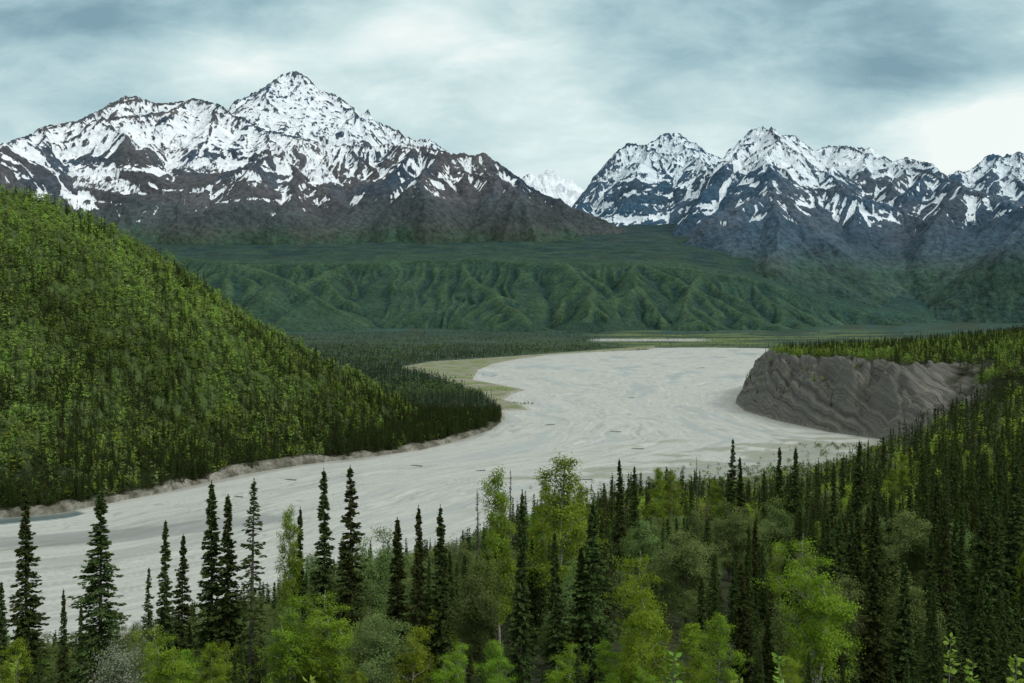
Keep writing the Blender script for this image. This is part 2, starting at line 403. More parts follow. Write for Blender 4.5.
rput(sstep(.16, .3, fbm(fx / 9, fy / 60, 4, 99)) * sstep(.0, -.2, w1) * .7, (.22, .222, .19))
bx_ = fx + fbm(fx / 70, fy / 300, 3, 121) * 70                     # braids: thin wet threads that split and join
for sc_, ln_, wd_, am_, sd0 in ((62, 900, .050, .62, 123), (34, 520, .055, .42, 127), (19, 300, .07, .30, 131)):
    q_ = np.abs(fbm(bx_ / sc_, fy / ln_, 3, sd0)); gate = sstep(-.15, .12, fbm(fx / 150, fy / 500, 3, sd0 + 60))
    rput(sstep(wd_, wd_ * .35, q_) * am_ * gate, (.200, .222, .212)); rput(sstep(wd_ * .9, wd_ * 1.2, q_) * sstep(wd_ * 2.2, wd_ * 1.4, q_) * .25 * gate, (.39, .395, .36))
sp_ = sstep(.30, .42, fbm(RX / 7, RY / 12, 3, 141)) * sstep(.05, .25, fbm(fx / 60, fy / 260, 3, 143)); rput(sp_ * .55, (.17, .17, .145))
dist_line = seg_dist(RX, RY, [gp(-60,575), gp(60,562), gp(150,549), gp(220,536), gp(300,525)], False)
# the grey channel on the left, and the dark slack pool by the bank
d2_ = seg_dist(RX, RY, [gp(-200,562), gp(0,543), gp(120,535), gp(215,525), gp(260,520)], False) + w2 * 12
rput(sstep(21, 14, d2_) * .85, (.175, .192, .186))
d3_ = seg_dist(RX, RY, [gp(-200,535), gp(-40,523), gp(20,518), gp(55,515)], False) + w2 * 6
pool = sstep(17, 13, d3_); rput(pool, (.07, .105, .105))
# gravel with scrub near the right bank, and other low bars
gb = sstep(.0, .25, fbm(RX / 55, RY / 40, 4, 103) + .5 * sstep(130, 20, seg_dist(RX, RY, [gp(720,480), gp(790,462), gp(850,447)], False)) - .12)
zone = sstep(240, 120, seg_dist(RX, RY, [gp(700,486), gp(780,468), gp(850,450)], False))
rput(gb * zone * .8, (.17, .18, .135))
farbars = sstep(.1, .3, fbm(RX / 260, RY / 420, 3, 111)) * sstep(2000, 2800, RY) * sstep(150, 60, dl); rput(farbars * .5, (.2, .215, .16))
fl_ = sstep(.25, .4, w1) * sstep(1700, 2500, RY); rput(fl_ * .5, (.21, .26, .275))
edge = sstep(9, 0, np.minimum(dl, dr_)); rput(edge * .6, (.25, .25, .215))
RZ = np.zeros(RX.shape)
grid_obj('river', RX, RY, RZ, M_river, {'Col': rc, 'wet': np.clip(chan + pool, 0, 1), 'flow': np.stack([fx, fy], 2)})
print('river', time.time() - T0)

# ------------------------------------------------------------------ mountains
def ext(X, Y, pad=0): pass
class Massif:
    """crest lines with spurs branching off them, the surface falling away from every crest"""
    def __init__(s, seed): s.rng = random.Random(seed); s.segs = []      # ax ay az bx by bz k radius s0
    def line(s, pts, k, rad, lvl):
        acc = s.rng.random() * 9000
        for a, b in zip(pts, pts[1:]):
            s.segs.append((*a, *b, k * s.rng.uniform(.9, 1.12), rad, acc, lvl)); acc += math.hypot(b[0] - a[0], b[1] - a[1])
    def walk(s, p, ang, grad, step, zmin, maxn, lvl, k, rad, wob=.22):
        r = s.rng; pts = [p]
        x, y, z = p
        for i in range(maxn):
            ang += r.gauss(0, wob); x += math.cos(ang) * step; y += math.sin(ang) * step
            z -= step * grad * r.uniform(.45, 1.5)
            pts.append((x, y, z))
            if z < zmin: break
        s.line(pts, k, rad, lvl); return pts
    def resample(s, pts, sp):
        out = []; carry = sp * s.rng.uniform(.2, .8)
        for a, b in zip(pts, pts[1:]):
            L = math.hypot(b[0] - a[0], b[1] - a[1]); ang = math.atan2(b[1] - a[1], b[0] - a[0])
            while carry < L:
                t = carry / L; out.append((a[0] + (b[0] - a[0]) * t, a[1] + (b[1] - a[1]) * t, a[2] + (b[2] - a[2]) * t, ang)); carry += sp * s.rng.uniform(.7, 1.35)
            carry -= L
        return out
    def grow(s, ridge, zmin, sp1=700, sp2=300, g1=.42, g2=.62, k=.95, main_k=1.0, sides=(1, -1), step=210, main=True, drop0=0):
        r = s.rng
        s.crest = getattr(s, 'crest', []) + list(ridge)
        if main: s.line(ridge, main_k, 2600, 0)
        for (x, y, z, a) in s.resample(ridge, sp1):
            for sd in sides:
                if r.random() < .12: continue
                ang = a - sd * math.pi / 2 + r.uniform(-.5, .5)
                sp = s.walk((x, y, z - drop0), ang, g1 * r.uniform(.8, 1.25), step, zmin, 26, 1, k, 1300)
                s.sub(sp, zmin, sp2, g2, k, step)
    def sub(s, sp, zmin, sp2, g2, k, step):
        r = s.rng
        for (x, y, z, a) in s.resample(sp, sp2):
            for sd in (1, -1):
                if r.random() < .2: continue
                s.walk((x, y, z), a - sd * r.uniform(.7, 1.25), g2 * r.uniform(.8, 1.3), step * .6, zmin, r.randint(3, 7), 2, k * 1.05, 420)
    def field(s, U, Y, X, zbase):
        H = np.full(X.shape, -500.0, f32); S = np.zeros(X.shape, f32); D = np.full(X.shape, 999., f32)
        wx = fbm(X / 500, Y / 500, 3, 201).astype(f32); wy = fbm(X / 500, Y / 500, 3, 207).astype(f32)
        WX = (X + wx * 90).astype(f32); WY = (Y + wy * 90).astype(f32)
        yr = Y[:, 0]; ur = U[0]
        for (ax, ay, az, bx, by, bz, k, rad, s0, lvl) in s.segs:
            rr = min(rad, max(80, (max(az, bz) - zbase) / k)) + 90
            y0, y1 = min(ay, by) - rr, max(ay, by) + rr
            i0, i1 = np.searchsorted(yr, y0), np.searchsorted(yr, y1)
            if i1 <= i0: continue
            ylo = max(yr[i0], 500)
            cand = [(x_) / yy_ * F + U0 for x_ in (min(ax, bx) - rr, max(ax, bx) + rr) for yy_ in (ylo, yr[min(i1, len(yr) - 1)])]
            j0, j1 = np.searchsorted(ur, min(cand)), np.searchsorted(ur, max(cand))
            if j1 <= j0: continue
            sl = (slice(i0, i1), slice(j0, j1)); x = WX[sl]; y = WY[sl]
            dx, dy = bx - ax, by - ay; L2 = dx * dx + dy * dy + 1e-6; L = math.sqrt(L2)
            t = np.clip(((x - ax) * dx + (y - ay) * dy) / L2, 0, 1)
            ddx = x - ax - t * dx; ddy = y - ay - t * dy
            d = np.sqrt(ddx * ddx + ddy * ddy)
            z = az + (bz - az) * t - k * d * (1 - .12 * np.minimum(d / 900, 1))
            h = H[sl]; mk = z > h
            H[sl] = np.where(mk, z, h); S[sl] = np.where(mk, s0 + t * L + lvl * 777, S[sl]); D[sl] = np.where(mk, d, D[sl])
        return H, S, D
def blur(a, r, n=2):
    for _ in range(n):
        for ax in (0, 1):
            p = np.pad(a, [(r + 1, r) if i == ax else (0, 0) for i in (0, 1)], mode='edge').cumsum(ax)
            a = (np.take(p, range(2 * r + 1, p.shape[ax]), ax) - np.take(p, range(0, p.shape[ax] - 2 * r - 1), ax)) / (2 * r + 1)
    return a
def mcolor(X, Y, Z, D, green_z, brown_z, hz):
    n = fbm(X / 900, Y / 900, 4, 301); n2 = fbm(X / 250, Y / 250, 4, 305)
    rock = np.array([.034, .046, .062]); brown = np.array([.080, .066, .054]); tan = np.array([.125, .108, .070]); green = np.array([.026, .050, .026]); sc = np.array([.045, .045, .034])
    col = np.zeros(X.shape + (3,), f32) + rock
    def put(m, c):
        nonlocal col; col = col * (1 - m[..., None]) + c * m[..., None]
    put(sstep(-.3, .2, n) * .85, brown)
    put(sstep(.12, .3, n2) * sstep(.0, .25, fbm(X / 1400, Y / 1400, 2, 307)) * sstep(160, 40, D) * .8, tan)
    put(sstep(brown_z + 250, brown_z - 150, Z + n * 500), sc)
    put(sstep(green_z + 190, green_z - 170, Z + n2 * 170 + n * 260), green)
    lowm = sstep(green_z + 100, green_z - 200, Z + n * 200); n3 = fbm(X / 110, Y / 110, 3, 309)
    put(lowm * sstep(-.05, .25, n2) * .75, np.array([.014, .028, .022])); put(lowm * sstep(.1, .3, n3) * .5, np.array([.045, .075, .032])); put(lowm * sstep(-.1, -.3, n3) * .5, np.array([.014, .026, .020]))
    haze = np.array([.022, .080, .140]); hl = sstep(green_z + 300, green_z - 100, Z)[..., None] * (green_z > 0); col = col * (1 - hz) + (haze * (1 - hl) + np.array([.030, .066, .064]) * hl) * hz  # aerial haze baked into the surface colour, paler teal low down
    return col
def build_mountain(name, M, urange, yrange, nr, nc, zbase, snow, greens, haze, rough_amp=1.0, flute=1.0, rocky=1.0, cap=.72, taper=None, shift=lambda u: 0 * u):
    u = np.linspace(urange[0], urange[1], nc); y = np.linspace(yrange[0], yrange[1], nr)
    U, Y = np.meshgrid(u, y); X = (U - U0) / F * Y
    H, S, D = M.field(U, Y, X, zbase)
    cr_ = sorted((p[0] / p[1] * F + U0, p[1], p[2]) for p in M.crest); cu = [c[0] for c in cr_]
    jit = fbm(X / 160, Y / 900, 4, 461) * 26      # no spur stands higher than the crest it leaves
    H = np.minimum(H, np.interp(U, cu, [c[2] for c in cr_]) - .14 * np.abs(Y - np.interp(U, cu, [c[1] for c in cr_])) + jit)
    alt = sstep(zbase, zbase + 900, H)
    H0 = H.copy()
    H = H + ridged(X / 420, Y / 420, 5, 401) * 55 * rough_amp * alt + fbm(X / 90, Y / 90, 4, 411) * 22 * rough_amp
    H = H + (np.abs(perlin(X / 70, Y / 300, 471)) * 26 + perlin(X / 28, Y / 100, 473) * 7 - 5) * np.exp(-(D / 70) ** 2) * rough_amp * sstep(zbase + 500, zbase + 1100, H0)
    p1 = perlin(S / 105, D / 900 + S / 2600, 421); p2 = perlin(S / 46, D / 420, 431)
    g1 = np.clip(1 - np.abs(p1) / .26, 0, 1); g2 = np.clip(1 - np.abs(p2) / .24, 0, 1)
    H = H - g1 * 34 * flute * sstep(5, 90, D) * alt - g2 * 13 * flute * sstep(5, 60, D)
    tp = taper or (yrange[0], yrange[0] + 900); H = H - 1100 * sstep(tp[1], tp[0], Y)
    H = np.maximum(H, -60)
    conc = blur(H, 3) - H; conc2 = blur(H, 9) - H
    z0, z1, cg = snow          # bare below z0, white above z1
    e = (H - z0 - shift(U)) / (z1 - z0)
    gy, gx = np.gradient(H, y[1] - y[0], 1.0); sl = np.abs(gy)
    big = fbm(X / 700, Y / 700, 3, 441)
    lo_ = np.where(e > .6, .45, 1.0)
    sn = .5 + np.where(e > .62, (e - .62) * 1.6, (e - .62) * .42) + np.clip(conc / 14, -.3 * lo_, .4) * cg + np.clip(conc2 / 45, -.3 * lo_, .4) * cg * .7 + big * .16
    gsn = sstep(10, 70, D) * sstep(1.6, .7, e)
    sn = sn + (g1 * .80 + g2 * .40 - .36) * gsn
    sn = np.minimum(sn, cap) + fbm(S / 34, D / 380, 3, 451) * .34 * sstep(5, 40, D)
    sn = np.where(e < 0, sn + e * 1.5, sn)
    sn = sn - sstep(.3, 1.3, e) * np.clip(-conc / 9 - .25, 0, 1) * .30 * rocky
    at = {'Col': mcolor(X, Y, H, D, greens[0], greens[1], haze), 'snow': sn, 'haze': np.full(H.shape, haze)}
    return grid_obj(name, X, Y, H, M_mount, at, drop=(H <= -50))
def W(pts): return [wp(*p) for p in pts]
# left massif
M = Massif(3)
back = W([(-260,200,13400),(-150,172,13500),(-60,160,13600),(0,156,13600),(25,146,13600),(50,133,13600),(75,130,13600),(100,116,13500),(122,99,13500),(135,97,13500),(155,105,13450),(178,104,13600),(200,101,13500),(215,106,13300),(240,118,13000)])
front = W([(240,118,13000),(262,130,12700),(300,142,12500),(350,148,12500),(410,146,12600),(425,150,12500),(440,149,12450),(452,155,12400),(470,157,12300),(485,156,12300),(500,166,12200),(515,178,12100),(535,190,12000),(575,208,11900),(610,224,11700),(650,243,11700),(700,262,11600),(760,284,11500)])
M.grow(back, 900, 900, 600, .40, .62); M.grow(front, 800, 820, 600, .40, .6)
for sp in (W([(135,97,13500),(150,128,12900),(165,160,12200),(178,195,11600),(190,225,11000)]), W([(215,106,13300),(215,122,12800),(205,150,12200),(195,185,11600)]),
           W([(262,130,12700),(285,158,12100),(310,185,11600),(345,206,11200)]), W([(75,130,13600),(60,165,12600),(50,200,11700),(60,225,11000)]),
           W([(0,156,13600),(-20,185,12500),(-10,215,11500)]), W([(350,148,12500),(385,180,11900),(435,203,11400)]), W([(470,157,12300),(500,190,11700),(560,222,11100)])):
    M.line(sp, .85, 1300, 1); M.sub(sp, 800, 480, .6, .95, 210)
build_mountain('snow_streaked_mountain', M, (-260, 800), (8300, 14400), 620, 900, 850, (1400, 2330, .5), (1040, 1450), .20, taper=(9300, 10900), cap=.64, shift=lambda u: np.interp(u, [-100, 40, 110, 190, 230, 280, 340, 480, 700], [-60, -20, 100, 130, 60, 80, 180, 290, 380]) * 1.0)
# the white pyramid behind it
M = Massif(5)
pk = W([(150,150,16500),(190,128,16500),(228,112,16500),(250,97,16500),(270,88,16500),(284,77,16500),(295,73,16500),(308,78,16500),(318,90,16500),(335,98,16500),(352,108,16500),(360,118,16450),(368,113,16400),(374,122,16400),(385,128,16400),(398,130,16400),(405,141,16400),(430,143,16300),(445,152,16300),(520,190,16300)])
M.grow(pk, 2000, 420, 200, .62, .8, .95, 1.15, step=160)
sp = W([(295,73,16500),(290,95,16100),(292,120,15700),(285,140,15300)]); M.line(sp, 1.1, 1300, 1); M.sub(sp, 1500, 180, .8, 1.1, 150)
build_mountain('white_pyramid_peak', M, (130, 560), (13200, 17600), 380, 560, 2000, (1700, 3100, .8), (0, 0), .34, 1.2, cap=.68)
# small far peak in the gap
M = Massif(6)
M.grow(W([(490,200,21000),(515,186,21000),(528,174,21000),(536,178,21000),(545,172,21000),(553,170,21000),(560,180,21000),(568,179,21000),(580,188,21000),(600,196,21000),(650,215,21000)]), 1500, 520, 260, .5, .7, .95, 1.0, step=200)
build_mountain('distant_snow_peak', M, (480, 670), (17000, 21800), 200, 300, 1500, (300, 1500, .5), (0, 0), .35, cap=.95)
# right: rear massif
M = Massif(8)
rr_ = W([(540,262,14500),(556,236,14500),(572,210,14500),(584,195,14500),(594,180,14500),(604,166,14500),(618,152,14500),(630,147,14500),(645,147,14500),(655,141,14500),(668,136,14500),(680,135,14500),(690,142,14500),(700,151,14500),(715,158,14500),(740,165,14500),(800,180,14500)])
M.grow(rr_, 900, 600, 360, .50, .70, .95, 1.1, step=180)
build_mountain('blue_hazed_mountain', M, (540, 830), (10200, 15300), 480, 480, 900, (1350, 2500, .75), (900, 1200), .62, 1.2, cap=.66)  # its blue is distance haze mixed strongly into the surface colour
# right: main massif
M = Massif(9)
rm = W([(640,262,11600),(665,240,11900),(690,212,12200),(705,190,12500),(716,168,12700),(728,152,12800),(740,141,12800),(752,130,12800),(763,126,12800),(770,131,12800),(782,140,12800),(790,138,12800),(796,136,12800),(806,144,12800),(815,149,12800),(830,147,12900),(845,146,12900),(860,147,12900),(872,148,12900),(880,157,12800),(893,163,12700),(905,160,12700),(918,163,12700),(930,166,12600),(945,178,12600),(957,186,12600),(975,194,12500),(1000,200,12400),(1060,212,12200),(1150,230,12000),(1280,240,12000)])
M.grow(rm, 700, 700, 480, .42, .62, .95, 1.05, step=200)
for sp in (W([(763,126,12800),(780,150,12300),(800,165,11900),(835,178,11400),(850,205,10900),(870,240,10300)]), W([(716,168,12700),(700,205,12100),(668,240,11500),(690,262,11000)]),
           W([(835,170,11800),(800,200,11200),(775,230,10700),(770,262,10200)]), W([(872,165,12300),(900,190,11700),(940,215,11000),(960,245,10400)]), W([(975,194,12500),(1000,222,11500),(1020,255,10600)])):
    M.line(sp, .85, 1300, 1); M.sub(sp, 700, 420, .6, .95, 210)
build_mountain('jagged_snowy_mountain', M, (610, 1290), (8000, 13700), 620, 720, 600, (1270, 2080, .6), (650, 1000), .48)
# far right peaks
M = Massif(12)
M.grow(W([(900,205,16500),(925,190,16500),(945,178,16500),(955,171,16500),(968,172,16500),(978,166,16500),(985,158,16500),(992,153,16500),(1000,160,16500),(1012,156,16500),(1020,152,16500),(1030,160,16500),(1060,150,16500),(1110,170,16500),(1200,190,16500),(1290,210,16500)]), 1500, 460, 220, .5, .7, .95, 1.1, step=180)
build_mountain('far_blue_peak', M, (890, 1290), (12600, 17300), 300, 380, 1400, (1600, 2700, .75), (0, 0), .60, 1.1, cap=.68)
print('mountains', time.time() - T0)

# ------------------------------------------------------------------ forested foothills
EDGE = [(-300,262,9000),(0,262,9000),(150,262,8900),(250,264,8800),(400,262,8600),(520,262,8500),(640,264,8400),(700,271,8300),(760,282,8300),(820,300,8400),(880,312,8600),(960,322,8800),(1100,326,9000),(1300,328,9000)]
ue = np.linspace(-300, 1300, 900); ye = np.linspace(6300, 12500, 620)
U, Y = np.meshgrid(ue, ye); X = (U - U0) / F * Y
M = Massif(15)
M.grow(W(EDGE), 60, 430, 300, .40, .52, .66, .62, sides=(1,), step=170)
M.line(W([(190,258,8300),(235,262,8000),(275,275,7800),(310,292,7600),(345,312,7400)]), .55, 1300, 1)
for q in (W([(235,262,8000),(225,285,7600),(220,310,7200)]), W([(640,264,8400),(700,290,7900),(745,312,7500),(780,326,7200)]), W([(560,262,8450),(590,285,8000),(610,305,7600),(625,322,7300)]), W([(850,306,8500),(885,318,8200),(920,328,7900)])):
    M.line(q, .6, 1100, 1); M.sub(q, 60, 220, .5, .65, 150)
H, S, D = M.field(U, Y, X, 40)
ed = [wp(*p) for p in EDGE]; eu = [p[0] for p in EDGE]
yE = np.interp(U, eu, [p[1] for p in ed]); zE = np.interp(U, eu, [p[2] for p in ed])
plat = zE + (Y - yE) * np.interp(U, [-300, 600, 720, 850, 1300], [.17, .17, .20, .22, .22]) + fbm(X / 700, Y / 700, 4, 501) * 45
lump = sstep(650, 900, U) * sstep(0, 900, Y - yE)
plat = plat + lump * (fbm(X / 900, Y / 700, 4, 507) * 110 + ridged(X / 420, Y / 420, 3, 509) * 28)
H = np.where(Y > yE, np.maximum(H, smin(plat, plat, 1)), H)
H = H + fbm(X / 300, Y / 300, 3, 503) * 16 - np.abs(perlin(S / 80, D / 900, 505)) * 75 * sstep(20, 160, D) * (Y < yE) - np.abs(perlin(S / 33, D / 300, 506)) * 20 * sstep(10, 60, D) * (Y < yE)
floorz = np.maximum(Y - 5500, 0) * .042
H = np.maximum(H, floorz - 25)
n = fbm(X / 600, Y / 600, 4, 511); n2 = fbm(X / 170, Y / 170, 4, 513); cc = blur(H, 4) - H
col = np.zeros(H.shape + (3,), f32) + np.array([.036, .066, .028])
def fput(m, c):
    global col
    col = col * (1 - m[..., None]) + np.array(c, f32) * m[..., None]
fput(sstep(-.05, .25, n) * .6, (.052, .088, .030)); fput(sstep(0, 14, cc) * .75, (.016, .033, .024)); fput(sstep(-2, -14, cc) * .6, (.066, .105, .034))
fput(sstep(.08, .3, n2) * .3, (.02, .036, .026))
onp = sstep(50, 700, Y - yE); col = col * (1 - .22 * onp[..., None]); fput(sstep(10000, 11200, Y + n * 900) * sstep(1000, 800, U) * .7, (.040, .044, .034)); fput(onp * sstep(.02, .15, fbm(X / 500, Y / 240, 4, 519)) * .8, (.018, .030, .022))
fput(onp * sstep(.05, .2, fbm(X / 300, Y / 130, 4, 523)) * .5, (.058, .075, .036))
fput(sstep(7500, 6900, Y) * sstep(-.1, .2, n), (.026, .045, .026))
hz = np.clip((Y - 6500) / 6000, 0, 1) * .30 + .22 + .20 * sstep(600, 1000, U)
col = col * (1 - hz[..., None]) + np.array([.016, .058, .074]) * hz[..., None]  # blue aerial haze painted over the forest colour, stronger with depth
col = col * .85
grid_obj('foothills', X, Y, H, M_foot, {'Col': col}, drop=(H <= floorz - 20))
print('foothills', time.time() - T0)

# ------------------------------------------------------------------ tree shapes
class TB:
    def __init__(s): s.co = []; s.f = []
    def tube(s, pts, rad, n=6):
        b = len(s.co); pts = [np.array(p, float) for p in pts]
        for i, p in enumerate(pts):
            d = pts[min(i + 1, len(pts) - 1)] - pts[max(i - 1, 0)]; d = d / (np.linalg.norm(d) + 1e-9)
            a = np.cross(d, (0, 0, 1) if abs(d[2]) < .9 else (1, 0, 0)); a /= np.linalg.norm(a); c = np.cross(d, a)
            for k in range(n):
                t = 2 * math.pi * k / n; s.co.append(p + (a * math.cos(t) + c * math.sin(t)) * rad[i])
        for i in range(len(pts) - 1):
            for k in range(n):
                s.f.append((b + i * n + k, b + i * n + (k + 1) % n, b + (i + 1) * n + (k + 1) % n, b + (i + 1) * n + k))
        return pts
    def mesh(s, name, mat):
        o = mesh_obj(name, np.array(s.co), np.array(s.f), 4, mat, None, True, link=False); return o.data
def quads(cen, ax, bx):
    cen = np.asarray(cen, f32); ax = np.asarray(ax, f32); bx = np.asarray(bx, f32)
    co = np.stack([cen - ax, cen - bx * .9 + ax * .15, cen + ax, cen + bx * .9 + ax * .15], 1).reshape(-1, 3)
    return co, np.arange(len(co)).reshape(-1, 4)
def unit(v): return v / (np.linalg.norm(v, axis=1, keepdims=True) + 1e-9)
def spruce_cloud(rng, h, w, nwh, nbr, ntuft, tl, base=.08, gaps=.1, club=0.0, dens=1.0):
    """centres and axes of the needle sprays of one spruce"""
    cen, ax, bx, tint = [], [], [], []
    lean = rng.uniform(-.012, .012, 2)
    sect = rng.uniform(.75, 1.2, 7)
    for i in range(nwh):
        fr0 = base + (1 - base) * (i / nwh) ** .92
        wp_ = rng.uniform(.58, 1.15)
        for j in range(nbr):
            if rng.rand() < gaps: continue
            fr = min(.985, fr0 + rng.uniform(-.55, .55) * (1 - base) / nwh * 1.5)
            prof = (1 - fr) ** 1.0 * (1 - .25 * max(0, .14 - fr) / .14) * wp_ * 1.5
            if club and .88 < fr < .95: prof += club * .4
            a = rng.rand() * 2 * math.pi; L = w * (prof * sect[int(a / (2 * math.pi) * 7) % 7] * rng.uniform(.65, 1.15) + .035)
            d = np.array([math.cos(a), math.sin(a), 0]); sd = np.array([-d[1], d[0], 0])
            rise = .35 if fr > .85 else lerp(-.30, .05, fr); droop = -.28 * (1 - fr)
            m = max(2, int(ntuft * (L / w + .25) * dens)); t = rng.uniform(.12, 1.03, m) ** .8
            P = np.array([lean[0] * fr * h, lean[1] * fr * h, fr * h]) + d * (t * L)[:, None] + sd * (rng.uniform(-1, 1, m) * .30 * L * (1.1 - t * .85))[:, None]
            P[:, 2] += rise * t * L + droop * t * t * L + .12 * L * np.maximum(t - .8, 0) / .2 + rng.uniform(-.10, .06, m)
            A = d * 1.0 + sd * rng.uniform(-.9, .9, m)[:, None] + np.array([0, 0, 1.]) * rng.uniform(-.65, .15, m)[:, None]
            A = unit(A) * (tl * rng.uniform(.6, 1.25, m))[:, None]
            Bv = unit(np.cross(A, rng.normal(0, 1, (m, 3)) + np.array([0, 0, 1.2]))) * (tl * .42 * rng.uniform(.6, 1.2, m))[:, None]
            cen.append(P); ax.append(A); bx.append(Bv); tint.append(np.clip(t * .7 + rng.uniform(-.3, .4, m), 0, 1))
    # leader
    m = 8; P = np.zeros((m, 3)); P[:, 2] = h * np.linspace(.975, 1.005, m); P[:, :2] += lean * h
    cen.append(P); A = rng.normal(0, .3, (m, 3)); A[:, 2] = 1; ax.append(unit(A) * tl * .7); bx.append(unit(np.cross(A, rng.normal(0, 1, (m, 3)))) * tl * .3); tint.append(np.full(m, .6))
    return np.concatenate(cen), np.concatenate(ax), np.concatenate(bx), np.concatenate(tint), lean
def spruce_meshes(seed, h=18, w=2.1, nwh=64, nbr=7, ntuft=30, tl=.21, base=.07, gaps=.1, club=0, mat=None):
    rng = np.random.RandomState(seed)
    c, a, b, t, lean = spruce_cloud(rng, h, w, nwh, nbr, ntuft, tl, base, gaps, club)
    co, fc = quads(c, a, b)
    crown = mesh_obj('crown', co, fc, 4, mat or M_spruce, {'tint': np.repeat(t, 4)}, link=False).data
    tb = TB(); pts = [(lean[0] * h * f_, lean[1] * h * f_, h * f_) for f_ in (-.06, 0, .25, .5, .75, .97)]
    tb.tube(pts, [.24, .2, .16, .11, .06, .015], 7)
    for k in range(46):
        f_ = rng.uniform(.03, .9); an = rng.rand() * 6.28; L = w * (1 - f_) ** .8 * rng.uniform(.5, 1)
        p0 = np.array([lean[0] * h * f_, lean[1] * h * f_, h * f_]); d = np.array([math.cos(an), math.sin(an), -.15])
        tb.tube([p0, p0 + d * L * .5, p0 + d * L + (0, 0, -.1 * L)], [.035, .022, .006], 3)
    return tb.mesh('trunk', M_barkd), crown
def decid(seed, h=12, w=3.0, stems=1, nl=16, leaf=.10, nleaf=22, base=.22, mat=None, bark=None, up=.85, loose=.5, trunkr=.13, sparse=1.0):
    rng = np.random.RandomState(seed); tb = TB(); cen = []
    for s_ in range(stems):
        off = rng.uniform(-.25, .25, 2) * (stems > 1); tilt = rng.uniform(-.13, .13, 2) * (1.2 if stems > 1 else .5)
        hs = h * (1 if s_ == 0 else rng.uniform(.7, .95)); n = 9; pts = []
        wob = rng.uniform(-.18, .18, (n, 2))
        for i in range(n):
            f_ = i / (n - 1); pts.append(np.array([off[0] + tilt[0] * hs * f_ ** 1.3 + wob[i, 0] * f_, off[1] + tilt[1] * hs * f_ ** 1.3 + wob[i, 1] * f_, hs * f_ - (.8 if i == 0 else 0)]))
        tb.tube(pts, [trunkr * (1 - .93 * (i / (n - 1))) + .006 for i in range(n)], 7)
        P = np.array(pts)
        ga = rng.rand() * 6.28
        for k in range(int(nl / stems ** .6)):
            f_ = base + (.99 - base) * ((k + rng.rand()) / (nl / stems ** .6)); ga += 2.4 + rng.uniform(-.5, .5)
            ii = f_ * (n - 1); i0 = min(int(ii), n - 2); p0 = P[i0] + (P[i0 + 1] - P[i0]) * (ii - i0)
            prof = math.sin(min(1, (1 - f_) / .55) * math.pi / 2) * (1 - .45 * max(0, .45 - f_) / .45)
            L = w * prof * rng.uniform(.55, 1.15) + .35
            el = up * rng.uniform(.6, 1.3); d = np.array([math.cos(ga) * math.cos(el), math.sin(ga) * math.cos(el), math.sin(el)])
            q = [p0]; dd = d.copy()
            for st_ in range(4):
                dd = dd + rng.normal(0, .14, 3); dd /= np.linalg.norm(dd); q.append(q[-1] + dd * L / 4 - np.array([0, 0, .02 * L * st_]))
            r0 = trunkr * (1 - f_) * .5 + .012; tb.tube(q, [r0, r0 * .75, r0 * .5, r0 * .3, .006], 4)
            for b_ in range(max(3, int(6 * L / w + 2))):
                g_ = rng.uniform(.25, 1.0); jj = g_ * 4; j0 = min(int(jj), 3); p1 = q[j0] + (q[j0 + 1] - q[j0]) * (jj - j0)
                d2 = dd * .5 + rng.normal(0, .7, 3); d2[2] += .15; d2 /= np.linalg.norm(d2); L2 = L * rng.uniform(.2, .42) + .2
                e = p1 + d2 * L2; mid = p1 + d2 * L2 * .5 + rng.normal(0, .05, 3); tb.tube([p1, mid, e], [.014, .010, .004], 3)
                for c_ in range(3):
                    pc = lerp(p1, e, rng.uniform(.35, 1.1)) + rng.normal(0, .16, 3)
                    m = rng.poisson(nleaf * sparse) + 2
                    cen.append(pc + rng.normal(0, 1, (m, 3)) * np.array([.30, .30, .20]) * loose)
    cen = np.concatenate(cen); m = len(cen)
    out_ = cen * np.array([1, 1, 0]); out_ = out_ / w; out_[:, 2] = (cen[:, 2] / h - .45) * 1.6
    nrm = unit(out_ + rng.normal(0, .55, (m, 3)) + np.array([0, 0, .35]))
    A = unit(np.cross(nrm, rng.normal(0, 1, (m, 3)))); B = np.cross(nrm, A) * (leaf * .75 * rng.uniform(.7, 1.2, m))[:, None]; A = A * (leaf * rng.uniform(.6, 1.3, m))[:, None]
    co, fc = quads(cen, A, B)
    cl_ = fbm(cen[:, 0] * .9 + 50, cen[:, 2] * .9 + cen[:, 1], 2, seed) * .8
    crown = mesh_obj('crown', co, fc, 4, mat, {'tint': np.repeat(np.clip(.45 + cl_ + rng.uniform(-.3, .3, m), 0, 1), 4)}, link=False).data
    return tb.mesh('trunk', bark), crown
KINDS = {}
KINDS['spruce'] = [spruce_meshes(s_, 18, w_, nw, 8, 40, .20, b_, g_, c_) for s_, w_, nw, b_, g_, c_ in
    ((1, 2.1, 66, .06, .10, 0), (2, 1.7, 60, .10, .16, .12), (3, 2.4, 62, .05, .12, 0), (4, 1.35, 56, .12, .22, .16), (5, 1.9, 66, .05, .1, .06), (6, 2.2, 54, .08, .24, 0))]
KINDS['thin_spruce'] = [spruce_meshes(s_, 18, w_, 60, 5, 16, .20, .06, g_, c_) for s_, w_, g_, c_ in ((11, 1.7, .22, 0), (12, 1.4, .3, .1))]
KINDS['dead_spruce'] = [spruce_meshes(s_, 18, 1.0, 44, 4, 9, .16, .15, .35, 0, M_deadsp) for s_ in (21, 22)]
